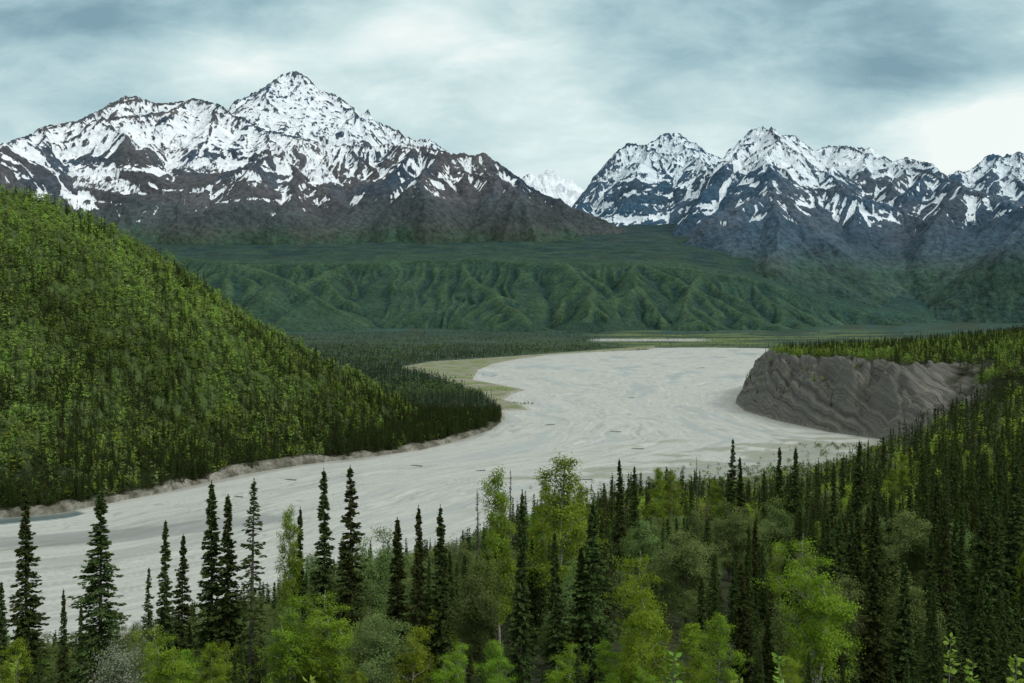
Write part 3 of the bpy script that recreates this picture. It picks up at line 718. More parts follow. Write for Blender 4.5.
KINDS['birch'] = [decid(s_, 12, w_, st_, 24, .080, 30, .16, M_birch, M_barkw, .8, .8, .12) for s_, w_, st_ in ((31, 3.1, 1), (32, 3.3, 2), (33, 2.9, 1), (34, 3.2, 3))]
KINDS['aspen'] = [decid(s_, 14, w_, 1, 24, .085, 24, .25, M_aspen, M_barkw, .95, .8, .12) for s_, w_ in ((41, 2.2), (42, 2.6), (43, 1.9))]
KINDS['willow'] = [decid(s_, 9, w_, st_, 24, .070, 26, .1, M_willow, M_barkg, 1.0, .9, .09) for s_, w_, st_ in ((51, 2.3, 3), (52, 2.8, 3), (53, 2.0, 2), (54, 2.5, 4))]
KINDS['pale_willow'] = [decid(s_, 6, 2.0, 4, 20, .06, 11, .08, M_pale, M_barkg, 1.0, .9, .05) for s_ in (61, 62)]
KINDS['bush'] = [decid(s_, 5, w_, 4, 24, .085, 18, .06, M_birch, M_barkg, .75, .85, .05) for s_, w_ in ((71, 2.4), (72, 2.0))]
HT = {'spruce': 18, 'thin_spruce': 18, 'dead_spruce': 18, 'birch': 12, 'aspen': 14, 'willow': 9, 'pale_willow': 6, 'bush': 5}
NAME = {'spruce': 'spruce_tree', 'thin_spruce': 'spruce_tree', 'dead_spruce': 'dead_spruce', 'birch': 'birch_tree', 'aspen': 'aspen_tree', 'willow': 'willow_tree', 'pale_willow': 'willow_bush', 'bush': 'green_bush'}
CAT = {'spruce': 'spruce', 'thin_spruce': 'spruce', 'dead_spruce': 'dead tree', 'birch': 'birch', 'aspen': 'aspen', 'willow': 'willow', 'pale_willow': 'bush', 'bush': 'bush'}
print('protos', time.time() - T0)
placed = []
def plant(kind, x, y, h, label, group, var=None, rot=None, wx=1.0):
    v = KINDS[kind][(var if var is not None else random.randrange(99)) % len(KINDS[kind])]
    root = bpy.data.objects.new(NAME[kind], None); C.objects.link(root); root.empty_display_size = .5
    z = ground_z(x, y); s = h / HT[kind]
    root.location = (x, y, z - .15); root.rotation_euler = (random.gauss(0, .012), random.gauss(0, .012), rot if rot is not None else random.random() * 6.28)
    root.scale = (s * wx, s * wx, s)
    root['label'] = label; root['category'] = CAT[kind]
    if group: root['group'] = group
    for nm, me in zip(('trunk', 'crown'), v):
        o = bpy.data.objects.new(nm, me); C.objects.link(o); o.parent = root
    placed.append((x, y, h, kind)); return root
def find_spot(u, v, ht, d0=62, d1=700):
    best = None
    ds = np.geomspace(d0, d1, 160); xs_ = (u - U0) / F * ds; zs, sd = terrain(xs_, ds)
    top = HC - (v - V0) / F * ds; hh = top - zs
    for d, h, s_ in zip(ds, hh, sd):
        if s_ < 3: continue
        c = abs(h - ht) + .004 * d
        if best is None or c < best[0]: best = (c, d, h)
    return best[1], float(np.clip(best[2], ht * .6, ht * 1.5))
def hero(kind, u, v, ht, label, var=0, wx=1.0, d0=62, d1=700, group=None):
    d, h = find_spot(u, v, ht, d0, d1)
    return plant(kind, (u - U0) / F * d, d, h, label, group, var, wx=wx)

HEROES = [
 ('spruce', 27, 486, 19, 'tall narrow dark spruce at the far left, dense from tip to base', 1, 1.0),
 ('spruce', 100, 488, 19, 'broad tall spruce with wide shaggy skirts against the grey channel', 2, 1.15),
 ('spruce', 1, 580, 15, 'short spruce cut by the left edge of the view', 0, 1.0),
 ('spruce', 64, 588, 13, 'small slim spruce between the two tall spruces on the left', 4, .7),
 ('spruce', 80, 600, 12, 'very small spruce tip just left of the broad shaggy spruce', 3, .7),
 ('spruce', 147, 566, 14, 'small open spruce left of the paired mid-height spruces', 5, .7),
 ('spruce', 164, 519, 16, 'slim spruce with bare lower stem, left one of a pair', 3, .9),
 ('spruce', 181, 533, 15, 'slim spruce, shorter right one of a pair with ragged tip', 4, .85),
 ('spruce', 212, 481, 19, 'tall dense spruce, left of three close spruces by the river', 0, 1.0),
 ('spruce', 227, 493, 18, 'dark narrow spruce in the middle of three close spruces', 1, .95),
 ('thin_spruce', 250, 478, 19, 'tall see-through spruce with light open branches, right of three', 0, 1.15),
 ('spruce', 299, 507, 16, 'compact narrow spruce beside a thin yellow-green birch', 3, .85),
 ('spruce', 325, 468, 18, 'tall slender spruce standing clear above the willows', 3, 1.0),
 ('spruce', 352, 465, 18, 'tall spruce with full shaggy crown above pale willows', 5, 1.0),
 ('spruce', 398, 516, 16, 'dark cone-shaped spruce, first of three rising from pale willows', 0, 1.05),
 ('spruce', 419, 505, 17, 'narrow dark spruce, middle of three rising from pale willows', 1, .8),
 ('spruce', 443, 505, 17, 'narrow pointed spruce, last of three rising from pale willows', 4, .85),
 ('dead_spruce', 479, 488, 18, 'grey half-dead spruce with wispy top left of the tall yellow-green aspen', 0, 1.3),
 ('dead_spruce', 510, 470, 20, 'tallest grey dead-topped spruce beside the yellow-green aspen', 1, 1.3),
 ('spruce', 520, 492, 18, 'dark thin spruce tucked behind the grey dead-topped spruce', 3, .9),
 ('spruce', 557, 530, 17, 'dark spruce in front of the tall yellow-green aspen', 1, .9),
 ('spruce', 592, 500, 18, 'dark shaggy spruce right of the tall yellow-green aspen', 2, 1.0),
 ('spruce', 577, 545, 15, 'low dark spruce below the yellow-green aspen crown', 0, 1.0),
 ('spruce', 620, 458, 17, 'slim black-green spruce, taller of two tips over the green bar', 1, .9),
 ('spruce', 634, 466, 16, 'stubby spruce, shorter of two tips over the green bar', 4, .9),
 ('dead_spruce', 697, 456, 15, 'bare grey snag sticking up alone against the river', 0, 1.0),
 ('spruce', 731, 438, 19, 'tallest lone spruce with open whorls against the pale river', 5, .9),
 ('spruce', 741, 456, 17, 'thick spruce leaning close to the tallest lone spruce', 1, .95),
 ('spruce', 765, 470, 15, 'small spruce right of the tallest lone spruce', 3, .9),
 ('spruce', 779, 446, 18, 'dark spruce with open whorls, left one of two before the scrubby bars', 1, .9),
 ('spruce', 794, 447, 19, 'dense dark spruce, right one of two before the scrubby bars', 2, .9),
 ('spruce', 834, 464, 17, 'dark thin spruce between the bars and the bluff foot', 3, 1.0),
 ('spruce', 842, 458, 17, 'thin pointed spruce nearest the bluff foot on the left', 4, .9),
 ('spruce', 858, 440, 19, 'tall pointed spruce, left of three at the foot of the bluff', 1, 1.0),
 ('spruce', 868, 441, 19, 'tall pointed spruce, middle of three at the foot of the bluff', 4, .9),
 ('spruce', 884, 436, 20, 'broad black-green spruce, right of three at the foot of the bluff', 2, 1.0),
 ('spruce', 700, 575, 15, 'dark spruce sunk in grey-green willows near the middle right', 0, 1.0),
 ('spruce', 872, 545, 18, 'full dark spruce right of the bright green birch', 2, 1.15),
 ('spruce', 905, 560, 18, 'broad spruce with drooping boughs low on the right', 0, 1.1),
 ('spruce', 745, 560, 16, 'dark spruce directly behind the bright green birch on its left', 1, 1.1),
 ('birch', 817, 536, 13.5, 'large bright green birch with pale stems in full fresh leaf', 1, .95),
 ('birch', 645, 552, 12.5, 'bright birch with forked white trunk and airy crown', 1, .75),
 ('birch', 612, 640, 8, 'small bright birch left of the forked white birch', 0, 1.0),
 ('birch', 690, 622, 9, 'leafy green birch right of the forked white birch', 2, 1.0),
 ('aspen', 557, 456, 17, 'tall yellow-green aspen rising over the river in the centre', 1, 1.15),
 ('aspen', 540, 480, 15, 'yellow-green aspen on the left shoulder of the tallest aspen', 0, 1.1),
 ('aspen', 578, 484, 15, 'yellow-green aspen on the right shoulder of the tallest aspen', 2, 1.2),
 ('aspen', 500, 470, 16, 'slender thin-leaved aspen between two grey dead-topped spruces', 2, .75),
 ('aspen', 655, 468, 13, 'rounded yellow-green aspen right of two spruce tips', 0, 1.1),
 ('aspen', 672, 470, 13, 'yellow-green aspen left of the bare snag', 1, 1.0),
 ('aspen', 718, 480, 12, 'yellow-green aspen right of the bare snag', 2, 1.0),
 ('aspen', 290, 507, 12, 'thin sparse yellow-green birch-like tree leaning by a spruce', 2, .6),
 ('aspen', 905, 455, 14, 'bright yellow-green aspen among spruces right of the bluff foot', 0, 1.1),
 ('aspen', 893, 468, 13, 'smaller bright aspen right of the three bluff-foot spruces', 1, 1.0),
 ('birch', 335, 592, 10, 'wide bright green birch clump left of centre at the bottom', 1, 1.25),
 ('birch', 292, 600, 9.5, 'bright green birch clump on the left flank of the wide clump', 3, 1.1),
 ('birch', 410, 626, 8.5, 'vivid green round birch bush near the bottom centre', 0, 1.2),
 ('birch', 500, 640, 7.5, 'vivid green low birch at the bottom beside a thin white stem', 2, 1.0),
 ('birch', 166, 622, 8.5, 'green leafy birch below the paired mid-height spruces', 1, 1.0),
 ('birch', 12, 640, 7, 'bright green birch in the bottom left corner', 0, 1.0),
 ('pale_willow', 124, 640, 6.5, 'silvery pale willow bush at the foot of the broad shaggy spruce', 0, 1.0),
 ('willow', 225, 600, 10, 'grey-green willow covering the feet of three close spruces', 1, .9),
 ('willow', 60, 640, 8, 'grey-green willow between the tall spruces on the left', 0, 1.0),
 ('willow', 345, 556, 9, 'grey twiggy willow right under the two tall slender spruces', 2, 1.1),
 ('willow', 376, 532, 10, 'thin spring-leaved willow just right of the full shaggy spruce', 3, .9),
 ('willow', 575, 560, 11, 'grey-green willow in the dark below the tall aspen', 0, 1.0),
 ('willow', 685, 530, 12, 'broad grey-green willow behind the forked white birch', 1, 1.25),
 ('willow', 730, 505, 12, 'tall round grey-green willow under the tallest lone spruce', 3, 1.2),
 ('willow', 905, 510, 13, 'grey-green willow crown between the bluff foot and the dark spruces', 1, 1.2),
 ('willow', 775, 500, 12, 'rounded grey willow below two spruces before the bars', 0, 1.2),
 ('willow', 480, 560, 12, 'grey twiggy willow under the half-dead spruces', 2, 1.0),
 ('willow', 640, 520, 12, 'grey-green willow below the two spruce tips', 2, 1.1),
]
DR = {'spruce': (84, 700), 'thin_spruce': (84, 400), 'dead_spruce': (100, 400), 'birch': (62, 78), 'pale_willow': (62, 85), 'bush': (62, 80), 'willow': (88, 230), 'aspen': (92, 330)}
hero_px = []
for k_, u_, v_, h_, lb, vr, wx in HEROES:
    a_, b_ = DR.get(k_, (74, 700)) if not (k_ == 'birch' and v_ > 1e9) else (62, 80)
    hero(k_, u_, v_, h_, lb, vr, wx, a_, b_)
    p_ = placed[-1]; hpx = p_[2] / p_[1] * F
    hero_px.append((u_, max(6, (.075 if 'spruce' in k_ else .2) * hpx), v_ + (.60 if 'spruce' in k_ else .62) * hpx, p_[1]))
print('heroes', time.time() - T0, [(p[3], round(p[1]), round(p[2])) for p in placed][:80])

# filler trees of the near slope
SKY = [(-200,640),(0,612),(50,630),(120,625),(190,600),(270,575),(300,540),(380,540),(450,535),(520,500),(600,505),(650,482),(700,490),(760,500),(800,488),(850,470),(890,452),(915,430),(945,402),(965,376),(985,345),(1024,330),(1300,300)]
def skyline(u): return np.interp(u, [p[0] for p in SKY], [p[1] for p in SKY])
rng = np.random.RandomState(77)
occ = {}
def free(x, y, r):
    g = 6.0; ix, iy = int(x // g), int(y // g)
    for i in range(ix - 1, ix + 2):
        for j in range(iy - 1, iy + 2):
            for (a, b) in occ.get((i, j), ()):
                if (a - x) ** 2 + (b - y) ** 2 < r * r: return False
    occ.setdefault((ix, iy), []).append((x, y)); return True
for p in placed: occ.setdefault((int(p[0] // 6), int(p[1] // 6)), []).append((p[0], p[1]))
NL = {
 'spruce': {'L': 'dark spruce half hidden among willows on the left bank slope', 'M': 'dark spruce packed among grey willows in the middle of the slope', 'R': 'dark narrow spruce in the crowded spruce stand on the right slope'},
 'birch': {'L': 'fresh green birch low on the left slope', 'M': 'fresh green birch low in the middle of the slope', 'R': 'fresh green birch among the spruces on the right slope'},
 'aspen': {'L': 'yellow-green aspen on the left slope', 'M': 'yellow-green aspen in the middle of the slope', 'R': 'yellow-green aspen among the spruces on the right slope'},
 'willow': {'L': 'grey-green willow among the left slope thicket', 'M': 'grey-green willow in the thicket in the middle of the slope', 'R': 'grey-green willow among the spruces on the right slope'},
}
pts = []
cnt = 0
N = 22000
yy = 62 + (1010 - 62) * rng.rand(N) ** 1.2; uu = rng.uniform(-70, 1100, N); xx = (uu - U0) / F * yy
zz, sd_ = terrain(xx, yy); dens = fbm(xx / 45, yy / 45, 3, 601); dens2 = fbm(xx / 28, yy / 28, 2, 611)
spb = np.interp(uu, [0, 250, 450, 700, 850, 950, 1100], [.34, .34, .52, .58, .74, .90, .92]) - .42 * (yy > 230)
order = np.argsort(yy)
nind = {'spruce': 230, 'decid': 190}
far_list = []
for i in order:
    x, y, u = xx[i], yy[i], uu[i]
    if sd_[i] < 6 or y > 960: continue
    sp = rng.rand() < np.clip(spb[i] + dens[i] * .9, .04, .96)
    r = (2.6 if sp else 3.4) + y * .0062
    ht = (rng.uniform(11, 20) if y < 180 else rng.uniform(13, 21)) if sp else rng.uniform(6.5, 12.5)
    top = V0 + (HC - zz[i] - ht) / y * F
    lim = skyline(u) + (rng.uniform(0, 50) if y < 200 else rng.uniform(0, 14))
    if y < 100: lim = max(lim, rng.uniform(600, 655) if (u < 840 or not sp) else rng.uniform(560, 640))
    elif sp: lim -= rng.uniform(0, 30) * (u > 480)
    for (hu, hw, hv, hd) in hero_px:
        if hd > y - 1 and abs(hu - u) < hw + .05 * ht / y * F: lim = max(lim, hv)
    if top < lim:
        ht = HC - zz[i] - (lim - V0) / F * y
        if ht < (7.5 if sp else 4): continue
        top = lim
    if top > 700 and y < 200: continue
    if not free(x, y, r): continue
    kind = 'spruce' if sp else ('willow' if dens2[i] < .10 + .10 * (u > 650) else ('birch' if rng.rand() < .6 else 'aspen'))
    if y < 92:
        gb_ = (270 < u < 455) or (590 < u < 720) or (130 < u < 190); kind = ('birch' if rng.rand() < .75 else 'willow') if gb_ else ('spruce' if rng.rand() < (.93 if u > 850 or 720 < u < 780 else .6) else ('willow' if rng.rand() < .7 else 'birch'))
    if u > 560 and not sp and y > 230: kind = 'birch' if rng.rand() < .5 else ('aspen' if rng.rand() < .6 else 'willow')
    if u < 480 and not sp and y > 110: kind = 'willow' if rng.rand() < .7 else kind
    far_list.append((x, y, zz[i], ht, kind, top, u))
near = [q for q in far_list]
# visibility estimate: columns of the picture already filled by nearer crowns
cover = np.full(1300, 999.0)
ind = []; rest = []; hid = 0
for q in near:
    x, y, z, ht, kind, top, u = q
    wpx = max(2, (.10 if kind == 'spruce' else .26) * ht / y * F); a = int(np.clip(u - wpx + 120, 0, 1299)); b = int(np.clip(u + wpx + 121, 1, 1300))
    seg = cover[a:b]; vis = (seg > top + 5).mean() if len(seg) else 0
    bottom = min(683, V0 + (HC - z) / y * F)
    showing = vis > .3
    if top > 683: showing = False
    if not showing: hid += 1; continue
    solid = top + (bottom - top) * (.55 if kind == 'spruce' else .45)
    cover[a:b] = np.where(seg > solid, np.maximum(np.minimum(seg, solid), top), seg)
    key = 'spruce' if kind == 'spruce' else 'decid'
    if nind[key] > 0 and -10 < u < 1034:
        nind[key] -= 1; ind.append(q)
    else: rest.append(q)
print('near', len(near), 'ind', len(ind), 'rest', len(rest), 'hidden', hid, 'farthest ind', max(q[1] for q in ind))
for (x, y, z, ht, kind, top, u) in ind:
    zone = 'L' if u < 400 else ('M' if u < 760 else 'R')
    gname = {'spruce': 'spruces filling the near slope', 'birch': 'birches filling the near slope', 'aspen': 'aspens filling the near slope', 'willow': 'willows filling the near slope'}[kind]
    kk = kind
    if kind == 'spruce' and rng.rand() < .12: kk = 'thin_spruce'
    plant(kk, x, y, ht, NL[kind][zone], gname, wx=rng.uniform(.8, 1.15))

# ------------------------------------------------------------------ forests too many to count, baked into one mesh per wood
def far_spruce(seed, h=1.0, w=.11, nwh=16, nbr=5, nt=4, tl=.03):
    r = np.random.RandomState(seed); c, a, b, t, l = spruce_cloud(r, h, w, nwh, nbr, nt, tl, .05, .08)
    # a thin stem
    return c, a, b, t
def far_leafy(seed, n=90, w=.2, leaf=.045, base=.15):
    r = np.random.RandomState(seed); nc_ = max(3, n // 9); cen = []
    for k in range(nc_):
        f_ = base + (1 - base) * r.rand() ** .9; rad = w * math.sin(min(1, (1 - f_) / .6 + .12) * math.pi / 2) * (.5 + .5 * min(1, (f_ - base) / .2 + .3)); an = r.rand() * 6.28; q = math.sqrt(r.rand()) * rad
        cen.append(np.array([math.cos(an) * q, math.sin(an) * q, f_ * .96]) + r.normal(0, 1, (9, 3)) * np.array([.045, .045, .04]))
    cen = np.concatenate(cen); m = len(cen)
    nrm = unit(unit((cen - np.array([0, 0, .5])) * np.array([1 / w, 1 / w, 1.6])) + r.normal(0, .38, (m, 3)) + np.array([0, 0, .25]))
    A = unit(np.cross(nrm, r.normal(0, 1, (m, 3)))); B = np.cross(nrm, A) * (leaf * .8 * r.uniform(.6, 1.2, m))[:, None]; A = A * (leaf * r.uniform(.6, 1.3, m))[:, None]
    t = np.clip(.5 + (cen[:, 2] - .5) * .4 + r.uniform(-.2, .2, m), 0, 1)
    return cen, A, B, t
LOD = {
 'spruce': {0: [far_spruce(s, 1, .14, 36, 6, 9, .021) for s in range(4)], 1: [far_spruce(100 + s, 1, .15, 17, 5, 4, .042) for s in range(4)], 2: [far_spruce(200 + s, 1, .13, 5, 3, 2, .11) for s in range(4)]},
 'leafy': {0: [far_leafy(300 + s, 700, .22, .018) for s in range(4)], 1: [far_leafy(400 + s, 153, .25, .040) for s in range(5)], 2: [far_leafy(500 + s, 18, .28, .12) for s in range(4)]},
 'bushy': {1: [far_leafy(600 + s, 126, .5, .075, .1) for s in range(4)], 2: [far_leafy(650 + s, 18, .5, .2, .1) for s in range(3)]}}
PAL = {'spruce': ((.022, .034, .012), (.050, .066, .020)), 'birch': ((.105, .170, .020), (.215, .310, .040)), 'aspen': ((.110, .165, .024), (.220, .300, .045)), 'willow': ((.060, .078, .036), (.115, .135, .062)), 'dull': ((.105, .148, .050), (.165, .222, .076)),
       'vspruce': ((.026, .044, .028), (.044, .070, .038)), 'vleafy': ((.052, .088, .032), (.095, .14, .05)), 'mleafy': ((.125, .202, .040), (.215, .320, .064))}
def forest(name, items, label, category='forest'):
    """items: x y z h shape lod palette brightness"""
    COs, CLs = [], []; r = np.random.RandomState(len(items))
    bykey = {}
    for it in items: bykey.setdefault((it[4], it[5], r.randint(len(LOD[it[4]][it[5]]))), []).append(it)
    for (sh, lod, v), its in bykey.items():
        c, A, B, t = LOD[sh][lod][v]; n = len(its)
        P = np.array([i[:3] for i in its], f32); h = np.array([i[3] for i in its], f32); ang = r.rand(n) * 6.283
        wid = h * r.uniform(1.0, 1.5, n) if sh != 'spruce' else h * r.uniform(.65, 1.1, n)
        ca, sa = np.cos(ang), np.sin(ang)
        def rot(vv): return np.stack([(vv[None, :, 0] * ca[:, None] - vv[None, :, 1] * sa[:, None]) * wid[:, None], (vv[None, :, 0] * sa[:, None] + vv[None, :, 1] * ca[:, None]) * wid[:, None], vv[None, :, 2] * h[:, None]], 2)
        cc_, aa, bb = rot(c), rot(A), rot(B); cc_ = cc_ + P[:, None, :]
        q = np.stack([cc_ - aa, cc_ - bb * .9, cc_ + aa, cc_ + bb * .9], 2).reshape(-1, 3); COs.append(q.astype(f32))
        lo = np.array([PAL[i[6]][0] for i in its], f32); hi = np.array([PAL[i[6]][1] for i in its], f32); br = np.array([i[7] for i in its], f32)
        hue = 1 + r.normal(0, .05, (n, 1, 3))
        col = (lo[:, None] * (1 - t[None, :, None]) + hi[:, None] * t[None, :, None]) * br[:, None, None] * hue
        CLs.append(np.repeat(col.reshape(-1, 3), 4, 0).astype(f32))
    co = np.concatenate(COs); cl2 = np.concatenate(CLs)
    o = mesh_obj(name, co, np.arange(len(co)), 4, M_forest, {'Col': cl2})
    o['kind'] = 'stuff'; o['label'] = label; o['category'] = category
    print(name, len(items), 'trees', len(co) // 4, 'quads', round(time.time() - T0)); return o
PK = {'spruce': 'spruce', 'birch': 'birch', 'aspen': 'aspen', 'willow': 'willow'}
forest('slope_forest', [(x, y, z - .3, ht, 'spruce' if k == 'spruce' else 'leafy', 0 if y < 420 else 1, PK[k], rng.uniform(.8, 1.2)) for (x, y, z, ht, k, top, u) in rest], 'dense mixed spruce and birch forest covering the near slope up to the bluff')
# left hillside
items = []
N = 52000; uu = rng.uniform(-130, 512, N); yy = rng.uniform(590, 1290, N); xx = (uu - U0) / F * yy; keep = rng.rand(N) < yy / 1290; uu, yy, xx = uu[keep], yy[keep], xx[keep]
zz, sd_ = terrain(xx, yy); zz2, _ = terrain(xx * 1.0, yy + 6)
na = fbm(xx / 60, yy / 60, 3, 701); nb = fbm(xx / 130, yy / 130, 3, 703); vv_ = V0 + (HC - zz) / yy * F
orock = sum(np.exp(-((uu - a) / c) ** 2 - ((vv_ - b) / d) ** 2) for a, b, c, d in ((60, 462, 60, 16), (205, 388, 22, 16), (20, 490, 50, 10), (300, 430, 16, 6))) + .45 * fbm(xx / 25, yy / 25, 4, 71)
ang = (zz - HC) / yy
# hide test: running max of elevation angle in front
uk = np.round((uu + 130) / 6).astype(int); od = np.argsort(yy); mx = {}
for i in od:
    if sd_[i] < (3 if na[i] > .05 else 6): continue
    k_ = uk[i]
    a = (zz[i] + 16 - HC) / yy[i]
    if a < mx.get(k_, -9) - .001: continue
    mx[k_] = max(mx.get(k_, -9), (zz[i] - HC) / yy[i])
    if orock[i] > 9: continue
    zr = zz[i]
    psp = np.interp(zr, [0, 8, 30, 70, 130, 240], [.85, .62, .42, .26, .17, .15]) + na[i] * .7
    if zr < 12 and uu[i] > 330: psp += .25
    psp += .25 * sstep(15, 4, sd_[i])
    if rng.rand() < psp: items.append((xx[i], yy[i], zz[i] - .3, rng.uniform(9, 18) * (1.0 if zr < 120 else .85), 'spruce', 1, 'spruce', rng.uniform(.7, 1.2)))
    else:
        tall = rng.rand() < .55
        br = np.clip(1 + nb[i] * .9 + rng.normal(0, .16), .5, 1.6)
        pal = 'mleafy' if rng.rand() < .6 else 'dull'
        if zr < 40 and rng.rand() < .25: pal = 'aspen'
        if tall: items.append((xx[i], yy[i], zz[i] - .3, rng.uniform(6, 12), 'leafy', 1, pal, br))
        else: items.append((xx[i], yy[i], zz[i] - .3, rng.uniform(4, 8), 'bushy', 1, pal, br * .9))
forest('hillside_forest', items, 'fresh green birch and dark spruce wood covering the steep left hillside and its point')
# bluff top
items = []
N = 11000; uu = rng.uniform(740, 1200, N); yy = rng.uniform(940, 1800, N); xx = (uu - U0) / F * yy
zz, sd_ = terrain(xx, yy); ii_y = np.clip(((yy - 930) / (yb[1] - yb[0])).astype(int), 0, len(yb) - 1); ii_x = np.clip(((xx - 318) / (xs[1] - xs[0])).astype(int), 0, len(xs) - 1)
rkk = rk[ii_y, ii_x]; na = fbm(xx / 50, yy / 50, 3, 711)
for i in range(N):
    if rkk[i] > .12 and rng.rand() > .01: continue
    if zz[i] < 8 or sd_[i] < 10 or (yy[i] < 1078 and uu[i] < 945 + rng.uniform(-25, 25)): continue
    if rng.rand() < .55 + na[i]: items.append((xx[i], yy[i], zz[i] - .3, rng.uniform(10, 19), 'spruce', 1, 'spruce', rng.uniform(.8, 1.3)))
    else: items.append((xx[i], yy[i], zz[i] - .3, rng.uniform(8, 13), 'leafy', 1, 'mleafy', rng.uniform(.65, 1.1)))
forest('bluff_top_forest', items, 'spruce and birch wood on the flat top of the eroded bluff')
# flat valley woods behind the point
items = []
N = 55000; uu = rng.uniform(130, 1024, N); yy = 1280 * (7000 / 1280) ** (rng.rand(N) ** .8); xx = (uu - U0) / F * yy
zz, sd_ = terrain(xx, yy); bar = inside(xx, yy, BAR); na = fbm(xx / 300, yy / 300, 3, 721); gap = fbm(xx / 420, yy / 160, 3, 725)
for i in range(N):
    if sd_[i] < 10 or bar[i]: continue
    if yy[i] > 3000 and gap[i] > .18: continue
    if uu[i] > 700 and yy[i] < 4000: continue
    if zz[i] > 90 and yy[i] < 2500: continue
    if yy[i] > 5000 and uu[i] > 600 and rng.rand() < .8: continue
    lod = 1 if yy[i] < 1700 else 2
    if rng.rand() < .62 + na[i] * 1.2 - .25 * (yy[i] > 4200): items.append((xx[i], yy[i], zz[i] - .5, rng.uniform(10, 20), 'spruce', lod, 'vspruce', rng.uniform(.8, 1.25)))
    else: items.append((xx[i], yy[i], zz[i] - .5, rng.uniform(8, 14), 'leafy', lod, 'vleafy', rng.uniform(.8, 1.25)))
forest('valley_forest', items, 'flat dark woods on the valley floor beyond the point')
# scrub on the gravel bars
items = []
for (u, v, n_, sp_) in [(745,478,60,34),(800,466,70,40),(842,447,60,22),(830,455,40,30),(440,376,50,60),(470,392,40,45),(520,404,24,14),(600,352,14,60),(800,347.6,10,160),(768,472,40,26),(640,492,60,28),(700,486,60,34),(785,483,40,28)]:
    cx, cy = gp(u, v)
    for k in range(n_):
        x, y = cx + rng.normal(0, sp_), cy + rng.normal(0, sp_ * .5); z, s_ = terrain(np.array([x]), np.array([y])); items.append((x, y, max(float(z[0]), 0) - .1, rng.uniform(1.2, 4.0), 'bushy', 1, 'dull' if rng.rand() < .6 else 'willow', rng.uniform(.8, 1.5)))
sx = rng.uniform(540, 905, 5200); sy = rng.uniform(480, 1080, 5200); wx_ = (sx - U0) / F * sy; sz, ssd = terrain(wx_, sy); sn_ = fbm(wx_ / 40, sy / 40, 3, 777)
for i in range(5200):
    if ssd[i] < 5 or sz[i] > 42 or (sy[i] > 940 and sz[i] > 6) or sn_[i] < -.15: continue
    top_ = V0 + (HC - sz[i] - 5) / sy[i] * F
    items.append((wx_[i], sy[i], sz[i] - .1, rng.uniform(2.0, 5.5), 'bushy' if rng.rand() < .75 else 'spruce', 1, 'spruce' if rng.rand() < .12 else ('dull' if rng.rand() < .5 else ('willow' if rng.rand() < .5 else 'birch')), rng.uniform(.8, 1.3)))
forest('bar_scrub', items, 'low green scrub growing on the gravel bars beside the river', 'scrub')

# ------------------------------------------------------------------ driftwood
def driftwood(seed):
    r = random.Random(seed); tb = TB(); L = r.uniform(6, 10)
    tb.tube([(-L / 2, 0, .25), (-L / 6, .15, .4), (L / 6, -.1, .42), (L / 2, 0, .35)], [.12, .26, .34, .42], 7)
    for k in range(6):
        a = r.uniform(0, 6.28); tb.tube([(L / 2, 0, .4), (L / 2 + .5, math.cos(a) * .5, .5 + math.sin(a) * .45), (L / 2 + .7, math.cos(a) * 1.1, .55 + math.sin(a) * .9)], [.22, .12, .03], 5)
    for k in range(4):
        x = r.uniform(-L / 3, L / 4); a = r.uniform(-1, 1); tb.tube([(x, 0, .4), (x - .6, a, .9), (x - 1.0, a * 1.6, 1.2)], [.1, .06, .02], 4)
    return tb.mesh('driftwood_log', M_dead)
dw = [driftwood(s) for s in range(3)]
for i, (u, v, lb) in enumerate([(549,425,'dark driftwood log alone in mid river right of the wooded point'),(480,471,'small dark driftwood log in the river left of centre'),(615,432,'driftwood log on the silt in the wide bend of the river'),(416,466,'driftwood log near the far bank below the wooded point'),(631,398,'driftwood log stranded farther up the river bend'),
     (637,449,'driftwood log lying in mid river above the yellow-green aspens'),(290,480,'driftwood log near the cut bank on the left reach'),(238,497,'dark driftwood log on the pale silt of the left reach'),(584,480,'driftwood log just above the tall aspens'),(701,368,'distant driftwood jam on the far river flats')]):
    x, y = gp(u, v); o = bpy.data.objects.new('driftwood_log', dw[i % 3]); C.objects.link(o); o.location = (x, y, -.05)
    o.rotation_euler = (0, 0, random.uniform(-.5, .5)); s = .85 + y / 2600; o.scale = (s, s, s); o['label'] = lb; o['category'] = 'driftwood'; o['group'] = 'driftwood stranded in the river'
